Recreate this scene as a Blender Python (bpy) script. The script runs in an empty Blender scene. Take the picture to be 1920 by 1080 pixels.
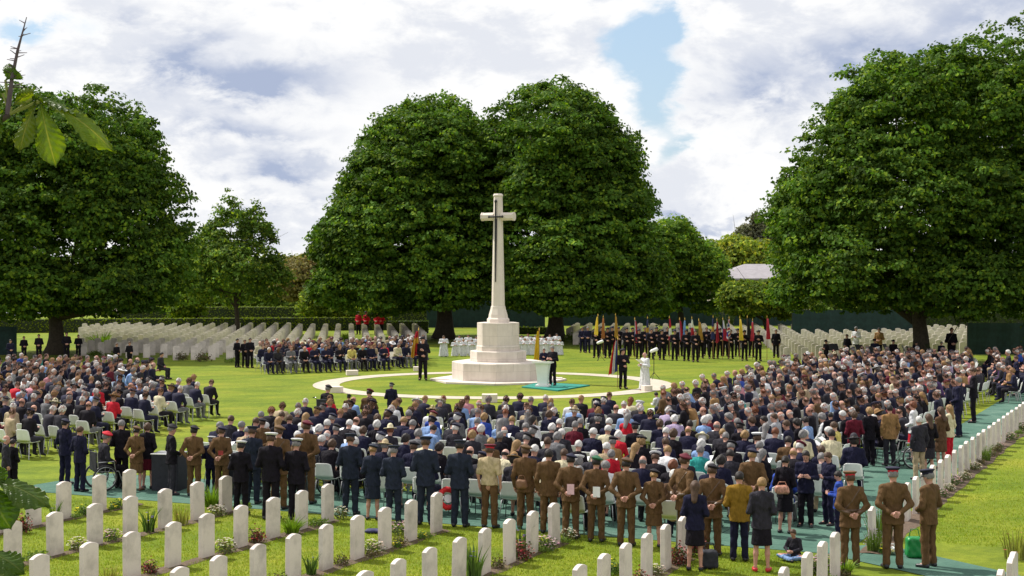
import bpy, math, random
import numpy as np
from mathutils import Matrix, Vector, Euler

scene = bpy.context.scene
COL = scene.collection
rng = np.random.default_rng(7)
random.seed(11)
PI = math.pi
def R(d): return math.radians(d)

# ------------------------------------------------------------------ camera
FPX = 2920.0; HORIZ = 43.0; EYE = 5.33
PITCH = math.atan(HORIZ / FPX)
cam_d = bpy.data.cameras.new("camera"); cam = bpy.data.objects.new("camera", cam_d); COL.objects.link(cam)
cam_d.sensor_width = 36.0; cam_d.lens = 36.0 * FPX / 1920.0
cam_d.clip_start = 0.1; cam_d.clip_end = 3000
cam.location = (0, 0, EYE); cam.rotation_euler = (PI / 2 - PITCH, 0, 0)
scene.camera = cam
scene.render.resolution_x = 1024; scene.render.resolution_y = 576

# ------------------------------------------------------------------ sky and sun
SUN_H = (-0.83, 0.56); SUN_EL = R(53)
SUN_E = 4.8; SKY_STR = 0.10
w = bpy.data.worlds.new("World"); scene.world = w; w.use_nodes = True
nt = w.node_tree; nt.nodes.clear()
def wn(t, **k):
    n = nt.nodes.new(t)
    for a, b in k.items(): setattr(n, a, b)
    return n
def wl(a, b): nt.links.new(a, b)
out = wn('ShaderNodeOutputWorld'); bg = wn('ShaderNodeBackground'); bg.inputs['Strength'].default_value = SKY_STR
sky = wn('ShaderNodeTexSky'); sky.sky_type = 'NISHITA'; sky.sun_disc = False
sky.sun_elevation = SUN_EL; sky.sun_rotation = math.atan2(SUN_H[0], SUN_H[1]); sky.air_density = 1.0; sky.dust_density = 1.2
tc = wn('ShaderNodeTexCoord')
sep = wn('ShaderNodeSeparateXYZ'); wl(tc.outputs['Generated'], sep.inputs[0])
def mth(op, a, b=None, c=None, clamp=False):
    n = nt.nodes.new('ShaderNodeMath'); n.operation = op; n.use_clamp = clamp
    for i, v in enumerate((a, b, c)):
        if v is None: continue
        if isinstance(v, (int, float)): n.inputs[i].default_value = v
        else: nt.links.new(v, n.inputs[i])
    return n.outputs[0]
def mapr(v, a, b, c=0.0, d=1.0, smooth=True):
    n = nt.nodes.new('ShaderNodeMapRange'); n.interpolation_type = 'SMOOTHSTEP' if smooth else 'LINEAR'
    nt.links.new(v, n.inputs[0])
    for i, q in enumerate((a, b, c, d)): n.inputs[i + 1].default_value = q
    return n.outputs[0]
zz = mth('ADD', sep.outputs[2], 0.10)
az = mth('DIVIDE', sep.outputs[0], mth('MAXIMUM', sep.outputs[1], 0.05))     # tan of azimuth, picture side of the sky
el = mth('DIVIDE', sep.outputs[2], mth('MAXIMUM', sep.outputs[1], 0.05))
cx = mth('DIVIDE', sep.outputs[0], zz); cy = mth('DIVIDE', sep.outputs[1], zz)
def noise(vec, sc, det, rough, dist=0.0):
    n = wn('ShaderNodeTexNoise'); n.inputs['Scale'].default_value = sc; n.inputs['Detail'].default_value = det
    n.inputs['Roughness'].default_value = rough; n.inputs['Distortion'].default_value = dist; wl(vec, n.inputs['Vector']); return n.outputs[0]
def scaled(x, y, z, o):
    mp = wn('ShaderNodeMapping'); mp.inputs['Scale'].default_value = (x, y, z); mp.inputs['Location'].default_value = (o, o * .7, o * 1.3); wl(tc.outputs['Generated'], mp.inputs[0]); return mp.outputs[0]
n1 = noise(scaled(5, 5, 9, 3.1), 1.0, 10, 0.58, 0.15)
n2 = noise(scaled(9, 9, 17, 8.2), 1.0, 9, 0.57, 0.2)
n3 = noise(scaled(24, 24, 46, 1.4), 1.0, 9, 0.62, 0.25)
wob = mth('MULTIPLY', mth('SUBTRACT', n2, .5), .10); wob2 = mth('MULTIPLY', mth('SUBTRACT', n3, .5), .05)
az = mth('ADD', mth('ADD', az, wob), wob2); el = mth('ADD', mth('ADD', el, mth('MULTIPLY', wob, -.5)), wob2)
# clouds with a place of their own (azimuth, elevation tangents): blue gaps and grey undersides
def blob(a0, e0, ra, re):
    da = mth('DIVIDE', mth('SUBTRACT', az, a0), ra); de = mth('DIVIDE', mth('SUBTRACT', el, e0), re)
    return mth('POWER', 2.718, mth('MULTIPLY', mth('ADD', mth('MULTIPLY', da, da), mth('MULTIPLY', de, de)), -1.0))
def px(u, v): return ((u - 960) / FPX, (497 - v) / FPX)
def blobs(lst):
    tot = None
    for (u, v, ru, rv, s) in lst:
        a0, e0 = px(u, v); b = mth('MULTIPLY', blob(a0, e0, ru / FPX, rv / FPX), s)
        tot = b if tot is None else mth('ADD', tot, b)
    return tot
gap = blobs([(1215, 60, 75, 90, .50), (1180, 170, 65, 65, .42), (1240, 275, 50, 65, .40), (20, 45, 60, 30, .34), (1330, 230, 40, 22, .15), (400, 330, 90, 50, .10), (560, 440, 60, 60, .12)])
drk = blobs([(490, 135, 150, 45, .95), (370, 150, 90, 30, .4), (1700, 110, 190, 40, .75), (1420, 165, 130, 35, .7), (480, 245, 110, 22, .5), (560, 310, 80, 22, .55), (480, 320, 70, 26, .5), (1330, 420, 80, 10, .6), (1900, 40, 150, 60, .5), (620, 370, 120, 20, .35), (250, 30, 60, 20, .3), (420, 60, 50, 20, .3)])
cloud = mapr(mth('SUBTRACT', mth('ADD', mth('ADD', n1, 0.22), mth('MULTIPLY', mth('SUBTRACT', n3, .5), .30)), gap), 0.36, 0.62)
puff = mapr(mth('ADD', mth('MULTIPLY', n2, .55), mth('MULTIPLY', n3, .45)), 0.46, 0.58)
shade = mth('ADD', mth('MULTIPLY', puff, 0.38), mth('MULTIPLY', drk, mth('ADD', 0.25, mth('MULTIPLY', mth('ADD', n1, n3), .75))), clamp=True)
mixc = wn('ShaderNodeMix', data_type='RGBA'); wl(shade, mixc.inputs[0])
CLW = 8.6
mixc.inputs[6].default_value = (CLW * 1.0, CLW * 1.0, CLW * 1.0, 1); mixc.inputs[7].default_value = (CLW * .42, CLW * .49, CLW * .66, 1)
blue = wn('ShaderNodeMix', data_type='RGBA'); blue.inputs[0].default_value = .45
wl(sky.outputs[0], blue.inputs[6]); blue.inputs[7].default_value = (5.0, 6.9, 9.0, 1)
mixs = wn('ShaderNodeMix', data_type='RGBA'); wl(cloud, mixs.inputs[0]); wl(blue.outputs[2], mixs.inputs[6]); wl(mixc.outputs[2], mixs.inputs[7])
below = mapr(sep.outputs[2], -0.02, 0.0)
mixg = wn('ShaderNodeMix', data_type='RGBA'); wl(below, mixg.inputs[0]); mixg.inputs[6].default_value = (1.2, 1.6, .5, 1); wl(mixs.outputs[2], mixg.inputs[7])
wl(mixg.outputs[2], bg.inputs['Color']); wl(bg.outputs[0], out.inputs[0])

sd = bpy.data.lights.new("sun", 'SUN'); sd.energy = SUN_E; sd.angle = R(0.5); sd.color = (1.0, 0.955, 0.87)
sun = bpy.data.objects.new("sun", sd); COL.objects.link(sun)
sdir = Vector((SUN_H[0] * math.cos(SUN_EL), SUN_H[1] * math.cos(SUN_EL), math.sin(SUN_EL)))
sun.rotation_euler = sdir.to_track_quat('Z', 'Y').to_euler()
sun.location = (-40, 40, 60)
scene.view_settings.view_transform = 'Standard'; scene.view_settings.look = 'None'
scene.view_settings.exposure = 0.25; scene.view_settings.gamma = 1.0; scene.view_settings.use_curve_mapping = False

# ------------------------------------------------------------------ helpers
def ground(u, v, z=0.0):
    """point at height z seen at photo pixel (u, v)"""
    c, s = math.cos(PITCH), math.sin(PITCH)
    a, b = (u - 960) / FPX, -(v - 540) / FPX
    d = (a, c + b * s, -s + b * c)
    t = (EYE - z) / -d[2]
    return (d[0] * t, d[1] * t)
def height_at(Y, v):                       # height of pixel row v at distance Y
    return EYE - (v - 497) * Y / FPX
RX, RY = math.cos(R(65.5)), math.sin(R(65.5))   # cemetery axis along the rows of graves
def ax(s, c): return (s * RX + c * RY, s * RY - c * RX)
def sc(x, y): return (x * RX + y * RY, x * RY - y * RX)

def mesh_np(name, V, F, mats=(), smooth=False, col=None, midx=None):
    me = bpy.data.meshes.new(name)
    V = np.asarray(V, dtype=np.float32); n = len(V)
    if isinstance(F, np.ndarray):
        nf, k = F.shape
        me.vertices.add(n); me.vertices.foreach_set('co', V.ravel())
        me.loops.add(nf * k); me.loops.foreach_set('vertex_index', F.astype(np.int32).ravel())
        me.polygons.add(nf); me.polygons.foreach_set('loop_start', np.arange(0, nf * k, k, dtype=np.int32))
        try: me.polygons.foreach_set('loop_total', np.full(nf, k, dtype=np.int32))
        except Exception: pass
        me.update(calc_edges=True)
    else:
        me.from_pydata([tuple(map(float, p)) for p in V], [], F); me.update()
    if smooth: me.polygons.foreach_set('use_smooth', np.ones(len(me.polygons), dtype=bool))
    for m in mats: me.materials.append(m)
    if midx is not None: me.polygons.foreach_set('material_index', np.asarray(midx, dtype=np.int32))
    if col is not None:
        a = me.color_attributes.new('Col', 'FLOAT_COLOR', 'POINT')
        c = np.ones((n, 4), dtype=np.float32); c[:, :3] = col
        a.data.foreach_set('color', c.ravel())
    return me
def link(name, me, parent=None, loc=None, rotz=None):
    o = bpy.data.objects.new(name, me); COL.objects.link(o)
    if parent is not None: o.parent = parent
    if loc is not None: o.location = loc
    if rotz is not None: o.rotation_euler = (0, 0, rotz)
    return o
def tag(o, label, cat, group=None, kind=None):
    o['label'] = label; o['category'] = cat
    if group: o['group'] = group
    if kind: o['kind'] = kind
    return o
def struct(name, me, label=None):
    o = link(name, me); o['kind'] = 'structure'
    o['label'] = label or name; o['category'] = name.replace('_', ' ')
    return o
def empty(name, loc=(0, 0, 0), rotz=0.0):
    o = bpy.data.objects.new(name, None); COL.objects.link(o); o.empty_display_size = .2
    o.location = loc; o.rotation_euler = (0, 0, rotz); return o
def copy_tree(o, parent=None):
    c = o.copy(); COL.objects.link(c)
    if parent is not None: c.parent = parent
    for ch in o.children: copy_tree(ch, c)
    return c

class MB:                                  # collects simple shapes into one mesh
    def __init__(s): s.v = []; s.f = []; s.m = []; s.c = []; s.col = (1, 1, 1)
    def add(s, V, F, m=0, sm=None):
        o = len(s.v); s.v += [tuple(p) for p in V]; s.c += [s.col] * len(V)
        s.f += [tuple(i + o for i in f) for f in F]; s.m += [m] * len(F); return s
    def box(s, cx, cy, cz, sx, sy, sz, rz=0, m=0, M=None, taper=1.0):
        V = []
        for k in (-1, 1):
            t = taper if k > 0 else 1.0
            for i, j in ((-1, -1), (1, -1), (1, 1), (-1, 1)):
                x, y, z = i * sx / 2 * t, j * sy / 2 * t, k * sz / 2
                X = x * math.cos(rz) - y * math.sin(rz); Y = x * math.sin(rz) + y * math.cos(rz)
                p = Vector((X + cx, Y + cy, z + cz)); V.append(tuple(M @ p) if M is not None else tuple(p))
        return s.add(V, [(3, 2, 1, 0), (4, 5, 6, 7), (0, 1, 5, 4), (1, 2, 6, 5), (2, 3, 7, 6), (3, 0, 4, 7)], m)
    def tube(s, pts, rad, n=8, m=0, cap=True):
        pts = [Vector(p) for p in pts]
        if isinstance(rad, (int, float)): rad = [rad] * len(pts)
        V = []; F = []
        up = Vector((0, 0, 1)); last = None
        for i, p in enumerate(pts):
            d = (pts[min(i + 1, len(pts) - 1)] - pts[max(i - 1, 0)]).normalized()
            if last is None:
                a = d.cross(up)
                if a.length < .05: a = d.cross(Vector((1, 0, 0)))
            else: a = last - d * last.dot(d)
            a.normalize(); last = a; b = d.cross(a)
            for k in range(n):
                t = 2 * PI * k / n
                V.append(p + (a * math.cos(t) + b * math.sin(t)) * rad[i])
        for i in range(len(pts) - 1):
            for k in range(n):
                k2 = (k + 1) % n
                F.append((i * n + k, i * n + k2, (i + 1) * n + k2, (i + 1) * n + k))
        if cap:
            F.append(tuple(range(n))[::-1]); F.append(tuple((len(pts) - 1) * n + k for k in range(n)))
        return s.add(V, F, m)
    def ring(s, prof, n=8, c=(0, 0), rz=0.0, m=0, sy=1.0):     # lathe: prof = [(r, z)], n sides
        V = []; F = []
        for r, z in prof:
            for k in range(n):
                t = 2 * PI * k / n + rz
                V.append((c[0] + r * math.cos(t), c[1] + sy * r * math.sin(t), z))
        for i in range(len(prof) - 1):
            for k in range(n):
                k2 = (k + 1) % n
                F.append((i * n + k, i * n + k2, (i + 1) * n + k2, (i + 1) * n + k))
        F.append(tuple(range(n))[::-1]); F.append(tuple((len(prof) - 1) * n + k for k in range(n)))
        return s.add(V, F, m)
    def torus(s, c, axis, Rr, r, n=28, k=6, m=0):
        axis = Vector(axis).normalized(); a = axis.orthogonal().normalized(); b = axis.cross(a)
        V = []; F = []
        for i in range(n):
            t = 2 * PI * i / n; d = a * math.cos(t) + b * math.sin(t)
            for j in range(k):
                q = 2 * PI * j / k
                V.append(Vector(c) + d * (Rr + r * math.cos(q)) + axis * (r * math.sin(q)))
        for i in range(n):
            for j in range(k):
                F.append((i * k + j, ((i + 1) % n) * k + j, ((i + 1) % n) * k + (j + 1) % k, i * k + (j + 1) % k))
        return s.add(V, F, m)
    def mesh(s, name, mats=(), smooth=False, color=False):
        me = mesh_np(name, s.v, s.f, mats, smooth, col=np.array(s.c) if color else None, midx=s.m)
        return me
def bevel_mesh(me, w=0.01, seg=2):
    import bmesh
    bm = bmesh.new(); bm.from_mesh(me)
    bmesh.ops.bevel(bm, geom=list(bm.edges), offset=w, segments=seg, affect='EDGES', profile=0.6)
    bm.to_mesh(me); bm.free(); return me

# ------------------------------------------------------------------ materials
def new_mat(name):
    m = bpy.data.materials.new(name); m.use_nodes = True
    t = m.node_tree; b = t.nodes['Principled BSDF']; return m, t, b
def node(t, typ, **k):
    n = t.nodes.new(typ)
    for a, b in k.items(): setattr(n, a, b)
    return n
def nz(t, scale, det=4, rough=.55, vec=None, dist=0):
    n = node(t, 'ShaderNodeTexNoise'); n.inputs['Scale'].default_value = scale; n.inputs['Detail'].default_value = det
    n.inputs['Roughness'].default_value = rough; n.inputs['Distortion'].default_value = dist
    if vec is not None: t.links.new(vec, n.inputs['Vector'])
    return n.outputs[0]
def ramp(t, fac, stops):
    n = node(t, 'ShaderNodeValToRGB'); e = n.color_ramp.elements
    while len(e) < len(stops): e.new(.5)
    for i, (p, c) in enumerate(stops): e[i].position = p; e[i].color = (c[0], c[1], c[2], 1)
    t.links.new(fac, n.inputs[0]); return n.outputs[0]
def mixrgb(t, fac, a, b, mode='MIX'):
    n = node(t, 'ShaderNodeMix', data_type='RGBA', blend_type=mode)
    for i, v in ((0, fac), (6, a), (7, b)):
        if isinstance(v, (int, float)): n.inputs[i].default_value = v
        elif isinstance(v, tuple): n.inputs[i].default_value = (v[0], v[1], v[2], 1)
        else: t.links.new(v, n.inputs[i])
    return n.outputs[2]
def bump(t, b, h, strength=.4, dist=.02):
    n = node(t, 'ShaderNodeBump'); n.inputs['Strength'].default_value = strength; n.inputs['Distance'].default_value = dist
    t.links.new(h, n.inputs['Height']); t.links.new(n.outputs[0], b.inputs['Normal'])
def simple(name, col, rough=.6, nscale=20, var=.15, bmp=0.0, metal=0.0, spec=.5):
    m, t, b = new_mat(name)
    tcn = node(t, 'ShaderNodeTexCoord'); v = tcn.outputs['Object']
    f = nz(t, nscale, 5, .6, v)
    a = tuple(c * (1 - var) for c in col); c2 = tuple(min(1, c * (1 + var)) for c in col)
    t.links.new(ramp(t, f, [(.3, a), (.7, c2)]), b.inputs['Base Color'])
    b.inputs['Roughness'].default_value = rough; b.inputs['Metallic'].default_value = metal
    b.inputs['Specular IOR Level'].default_value = spec
    if bmp: bump(t, b, f, bmp)
    return m
def objcol(name, rough=.8, nscale=9, var=.25, bmp=.5, dist=.03, spec=.25, stretch=(1, 1, .35), sheen=0.0):
    m, t, b = new_mat(name)
    oi = node(t, 'ShaderNodeObjectInfo'); tcn = node(t, 'ShaderNodeTexCoord')
    mp = node(t, 'ShaderNodeMapping'); mp.inputs['Scale'].default_value = stretch
    t.links.new(tcn.outputs['Object'], mp.inputs[0])
    add = node(t, 'ShaderNodeVectorMath', operation='ADD'); t.links.new(mp.outputs[0], add.inputs[0])
    mul = node(t, 'ShaderNodeMath', operation='MULTIPLY'); mul.inputs[1].default_value = 30; t.links.new(oi.outputs['Random'], mul.inputs[0]); t.links.new(mul.outputs[0], add.inputs[1])
    f = nz(t, nscale, 4, .55, add.outputs[0], .6)
    c = mixrgb(t, 1.0, oi.outputs['Color'], ramp(t, f, [(.3, (1 - var,) * 3), (.7, (1 + var * .4,) * 3)]), 'MULTIPLY')
    t.links.new(c, b.inputs['Base Color'])
    b.inputs['Roughness'].default_value = rough; b.inputs['Specular IOR Level'].default_value = spec
    if sheen: b.inputs['Sheen Weight'].default_value = sheen
    if bmp: bump(t, b, f, bmp, dist)
    return m
def attrmat(name, rough=.7, transl=0.0, var=.0, bmp=0.0, spec=.3, nscale=3, useobj=False):
    m, t, b = new_mat(name)
    at = node(t, 'ShaderNodeVertexColor'); at.layer_name = 'Col'
    c = at.outputs[0]
    if useobj:
        oi = node(t, 'ShaderNodeObjectInfo'); c = mixrgb(t, 1.0, c, oi.outputs['Color'], 'MULTIPLY')
    if var:
        tcn = node(t, 'ShaderNodeTexCoord'); f = nz(t, nscale, 3, .5, tcn.outputs['Object'])
        c = mixrgb(t, 1.0, c, ramp(t, f, [(.3, (1 - var,) * 3), (.7, (1 + var * .5,) * 3)]), 'MULTIPLY')
        if bmp: bump(t, b, f, bmp)
    t.links.new(c, b.inputs['Base Color'])
    b.inputs['Roughness'].default_value = rough; b.inputs['Specular IOR Level'].default_value = spec
    if transl:
        tr = node(t, 'ShaderNodeBsdfTranslucent'); mx = node(t, 'ShaderNodeMixShader'); mx.inputs[0].default_value = transl
        tcol = mixrgb(t, 1.0, c, (1.15, 1.3, .45), 'MULTIPLY'); t.links.new(tcol, tr.inputs[0])
        t.links.new(b.outputs[0], mx.inputs[1]); t.links.new(tr.outputs[0], mx.inputs[2])
        t.links.new(mx.outputs[0], t.nodes['Material Output'].inputs[0])
    return m

M = {}
def grass_mat(name, axis=True):
    m, t, b = new_mat(name)
    tcn = node(t, 'ShaderNodeTexCoord'); v = tcn.outputs['Object']
    f1 = nz(t, .35, 4, .6, v, .4); f2 = nz(t, 5.0, 5, .65, v); f3 = nz(t, 45.0, 3, .7, v)
    mp = node(t, 'ShaderNodeMapping'); mp.inputs['Rotation'].default_value = (0, 0, R(-20)); mp.inputs['Scale'].default_value = (.25, 2.2, 1)
    t.links.new(v, mp.inputs[0]); f4 = nz(t, 1.0, 4, .6, mp.outputs[0])
    c = ramp(t, f1, [(.3, (.135, .185, .016)), (.5, (.198, .244, .020)), (.72, (.268, .278, .030))])
    c = mixrgb(t, .75, c, ramp(t, f2, [(.25, (.48, .56, .45)), (.75, (1.26, 1.20, 1.2))]), 'MULTIPLY')
    c = mixrgb(t, .9, c, ramp(t, f3, [(.3, (.50, .58, .45)), (.7, (1.25, 1.24, 1.2))]), 'MULTIPLY')
    c = mixrgb(t, .5, c, ramp(t, f4, [(.35, (.72, .78, .7)), (.65, (1.18, 1.14, 1.1))]), 'MULTIPLY')
    wv = node(t, 'ShaderNodeTexWave'); wv.inputs['Scale'].default_value = .16; wv.inputs['Distortion'].default_value = 1.2; wv.inputs['Detail'].default_value = 2; mw = node(t, 'ShaderNodeMapping'); mw.inputs['Rotation'].default_value = (0, 0, R(62)); t.links.new(v, mw.inputs[0]); t.links.new(mw.outputs[0], wv.inputs[0])
    c = mixrgb(t, .45, c, ramp(t, wv.outputs[0], [(.35, (.84, .88, .85)), (.65, (1.12, 1.08, 1.05))]), 'MULTIPLY')
    f5 = nz(t, .12, 5, .7, v, .8); c = mixrgb(t, 1.0, c, ramp(t, f5, [(.38, (.86, .93, .9)), (.5, (1, 1, 1)), (.66, (1.14, 1.04, 1.2))]), 'MULTIPLY')
    t.links.new(c, b.inputs['Base Color']); b.inputs['Roughness'].default_value = .9; b.inputs['Specular IOR Level'].default_value = .15
    bump(t, b, f3, .6, .03); return m
M['grass'] = grass_mat('lawn_grass')
M['soil'] = simple('bed_soil', (.10, .065, .042), .95, 14, .45, .8)
def stone_mat(name, col, stain=.25, joints=False):
    m, t, b = new_mat(name)
    tcn = node(t, 'ShaderNodeTexCoord'); v = tcn.outputs['Object']; oi = node(t, 'ShaderNodeObjectInfo')
    add = node(t, 'ShaderNodeVectorMath', operation='ADD'); mul = node(t, 'ShaderNodeMath', operation='MULTIPLY'); mul.inputs[1].default_value = 40
    t.links.new(oi.outputs['Random'], mul.inputs[0]); t.links.new(v, add.inputs[0]); t.links.new(mul.outputs[0], add.inputs[1])
    f1 = nz(t, 2.2, 6, .65, add.outputs[0]); f2 = nz(t, 60, 3, .6, v)
    c = ramp(t, f1, [(.3, tuple(q * (1 - stain) for q in col)), (.55, col), (.8, tuple(min(.9, q * 1.08) for q in col))])
    c = mixrgb(t, .5, c, ramp(t, f2, [(.3, (.9, .9, .9)), (.7, (1.06, 1.05, 1.03))]), 'MULTIPLY')
    sp = node(t, 'ShaderNodeSeparateXYZ'); t.links.new(v, sp.inputs[0])
    if not joints:                                   # splash-back dirt at the foot, weathering from soil
        g = node(t, 'ShaderNodeMapRange'); g.inputs[1].default_value = 0.0; g.inputs[2].default_value = .16; g.inputs[3].default_value = .62; g.inputs[4].default_value = 1
        t.links.new(sp.outputs[2], g.inputs[0]); c = mixrgb(t, 1.0, c, mixrgb(t, g.outputs[0], (.62, .55, .42), (1, 1, 1)), 'MULTIPLY')
    t.links.new(c, b.inputs['Base Color']); b.inputs['Roughness'].default_value = .85; b.inputs['Specular IOR Level'].default_value = .3
    bump(t, b, f2, .25, .01); return m
M['stone'] = stone_mat('headstone_limestone', (.70, .62, .58), .34)
M['cross'] = stone_mat('cross_limestone', (.70, .62, .55), .08, True)
M['paving'] = stone_mat('path_stone', (.60, .55, .46), .16, True)
def carpet_mat():
    m, t, b = new_mat('carpet_green'); tcn = node(t, 'ShaderNodeTexCoord'); mp = node(t, 'ShaderNodeMapping'); mp.inputs['Rotation'].default_value = (0, 0, R(24.5)); t.links.new(tcn.outputs['Object'], mp.inputs[0])
    f1 = nz(t, .9, 5, .6, mp.outputs[0], .5); f2 = nz(t, 14, 4, .6, mp.outputs[0]); f3 = nz(t, 70, 2, .6, mp.outputs[0])
    c = ramp(t, f1, [(.3, (.060, .125, .098)), (.5, (.085, .165, .130)), (.72, (.125, .205, .165))])
    c = mixrgb(t, .5, c, ramp(t, f2, [(.3, (.72, .74, .72)), (.7, (1.15, 1.14, 1.12))]), 'MULTIPLY')
    br = node(t, 'ShaderNodeTexBrick'); br.inputs['Scale'].default_value = 1.0; br.inputs['Brick Width'].default_value = 6.0; br.inputs['Row Height'].default_value = 1.45; br.inputs['Mortar Size'].default_value = .012
    t.links.new(mp.outputs[0], br.inputs['Vector']); c = mixrgb(t, br.outputs['Fac'], c, (.035, .07, .055))
    t.links.new(c, b.inputs['Base Color']); b.inputs['Roughness'].default_value = .95; b.inputs['Specular IOR Level'].default_value = .1
    a = mixrgb(t, .7, f1, f3); bump(t, b, a, .5, .04); return m
M['carpet'] = carpet_mat()
def block_mat():
    m, t, b = new_mat('cross_blocks'); tcn = node(t, 'ShaderNodeTexCoord'); v = tcn.outputs['Object']; sp = node(t, 'ShaderNodeSeparateXYZ'); t.links.new(v, sp.inputs[0])
    at2 = node(t, 'ShaderNodeMath', operation='ARCTAN2'); t.links.new(sp.outputs[1], at2.inputs[0]); t.links.new(sp.outputs[0], at2.inputs[1])
    cb = node(t, 'ShaderNodeCombineXYZ'); t.links.new(at2.outputs[0], cb.inputs[0]); t.links.new(sp.outputs[2], cb.inputs[1])
    br = node(t, 'ShaderNodeTexBrick'); br.inputs['Scale'].default_value = 1.0; br.inputs['Brick Width'].default_value = .785; br.inputs['Row Height'].default_value = .52; br.inputs['Mortar Size'].default_value = .007; br.inputs['Mortar Smooth'].default_value = .6
    t.links.new(cb.outputs[0], br.inputs['Vector'])
    f1 = nz(t, 1.6, 6, .65, v); f2 = nz(t, 40, 3, .6, v); c = ramp(t, f1, [(.3, (.60, .53, .47)), (.55, (.70, .62, .55)), (.8, (.74, .67, .60))])
    c = mixrgb(t, .4, c, ramp(t, f2, [(.3, (.9, .9, .9)), (.7, (1.05, 1.04, 1.03))]), 'MULTIPLY')
    mp = node(t, 'ShaderNodeMapping'); mp.inputs['Scale'].default_value = (5, 5, .5); t.links.new(v, mp.inputs[0]); f3 = nz(t, 1, 4, .6, mp.outputs[0]); c = mixrgb(t, .45, c, ramp(t, f3, [(.35, (.80, .78, .75)), (.6, (1, 1, 1))]), 'MULTIPLY')
    c = mixrgb(t, br.outputs['Fac'], c, (.42, .36, .31)); t.links.new(c, b.inputs['Base Color']); b.inputs['Roughness'].default_value = .85; bump(t, b, f2, .2, .01); return m
M['blocks'] = block_mat()
M['ring'] = stone_mat('ring_stone', (.50, .44, .36), .25, True)
M['mat_teal'] = simple('stage_carpet', (.008, .20, .155), .9, 30, .12)
M['bronze'] = simple('bronze', (.018, .017, .024), .5, 8, .3, 0, .3)
M['bark'] = simple('bark', (.055, .042, .030), .95, 9, .4, .9)
M['leaf'] = attrmat('leaves', .75, .32, 0, 0, .12)
M['cloth'] = objcol('suit_cloth', .85, 11, .30, .8, .05, .15, (1.3, 1, .5))
M['hair'] = objcol('hair', .6, 40, .35, .6, .01, .35, (1, 1, .5))
M['hat'] = objcol('hat_felt', .75, 14, .15, .1, .01, .3)
M['skin'] = attrmat('skin', .5, 0, 0, 0, .35, useobj=True)
M['crowd'] = attrmat('crowd_cloth', .8, 0, .3, .4, .2, 9)
M['flag'] = attrmat('flag_silk', .6, .25, .12, .2, .3, 6)
M['plastic'] = simple('white_plastic', (.76, .77, .75), .35, 6, .06)
M['steel'] = simple('grey_steel', (.42, .42, .43), .35, 10, .1, 0, .8)
M['black'] = simple('black_rubber', (.015, .015, .017), .5, 12, .3)
M['darkcloth'] = simple('dark_cloth', (.02, .021, .03), .85, 12, .3, .3)
M['white'] = simple('white_paint', (.78, .78, .76), .45, 5, .05)
M['paper'] = simple('white_paper', (.8, .8, .82), .7, 5, .03)
M['redcloth'] = simple('poppy_red', (.62, .015, .02), .7, 30, .3, .5)
M['fence'] = simple('green_netting', (.010, .030, .030), .9, 3, .35)
M['roof'] = simple('roof_sheet', (.27, .25, .27), .7, 2, .12)
M['wall'] = simple('render_wall', (.36, .31, .26), .9, 2, .12)
M['glass'] = simple('window_glass', (.03, .035, .045), .15, 2, .1)
M['greenplastic'] = simple('green_plastic', (.01, .22, .05), .35, 8, .15)
M['leather'] = objcol('leather', .45, 20, .15, .2, .01, .5)
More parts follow.
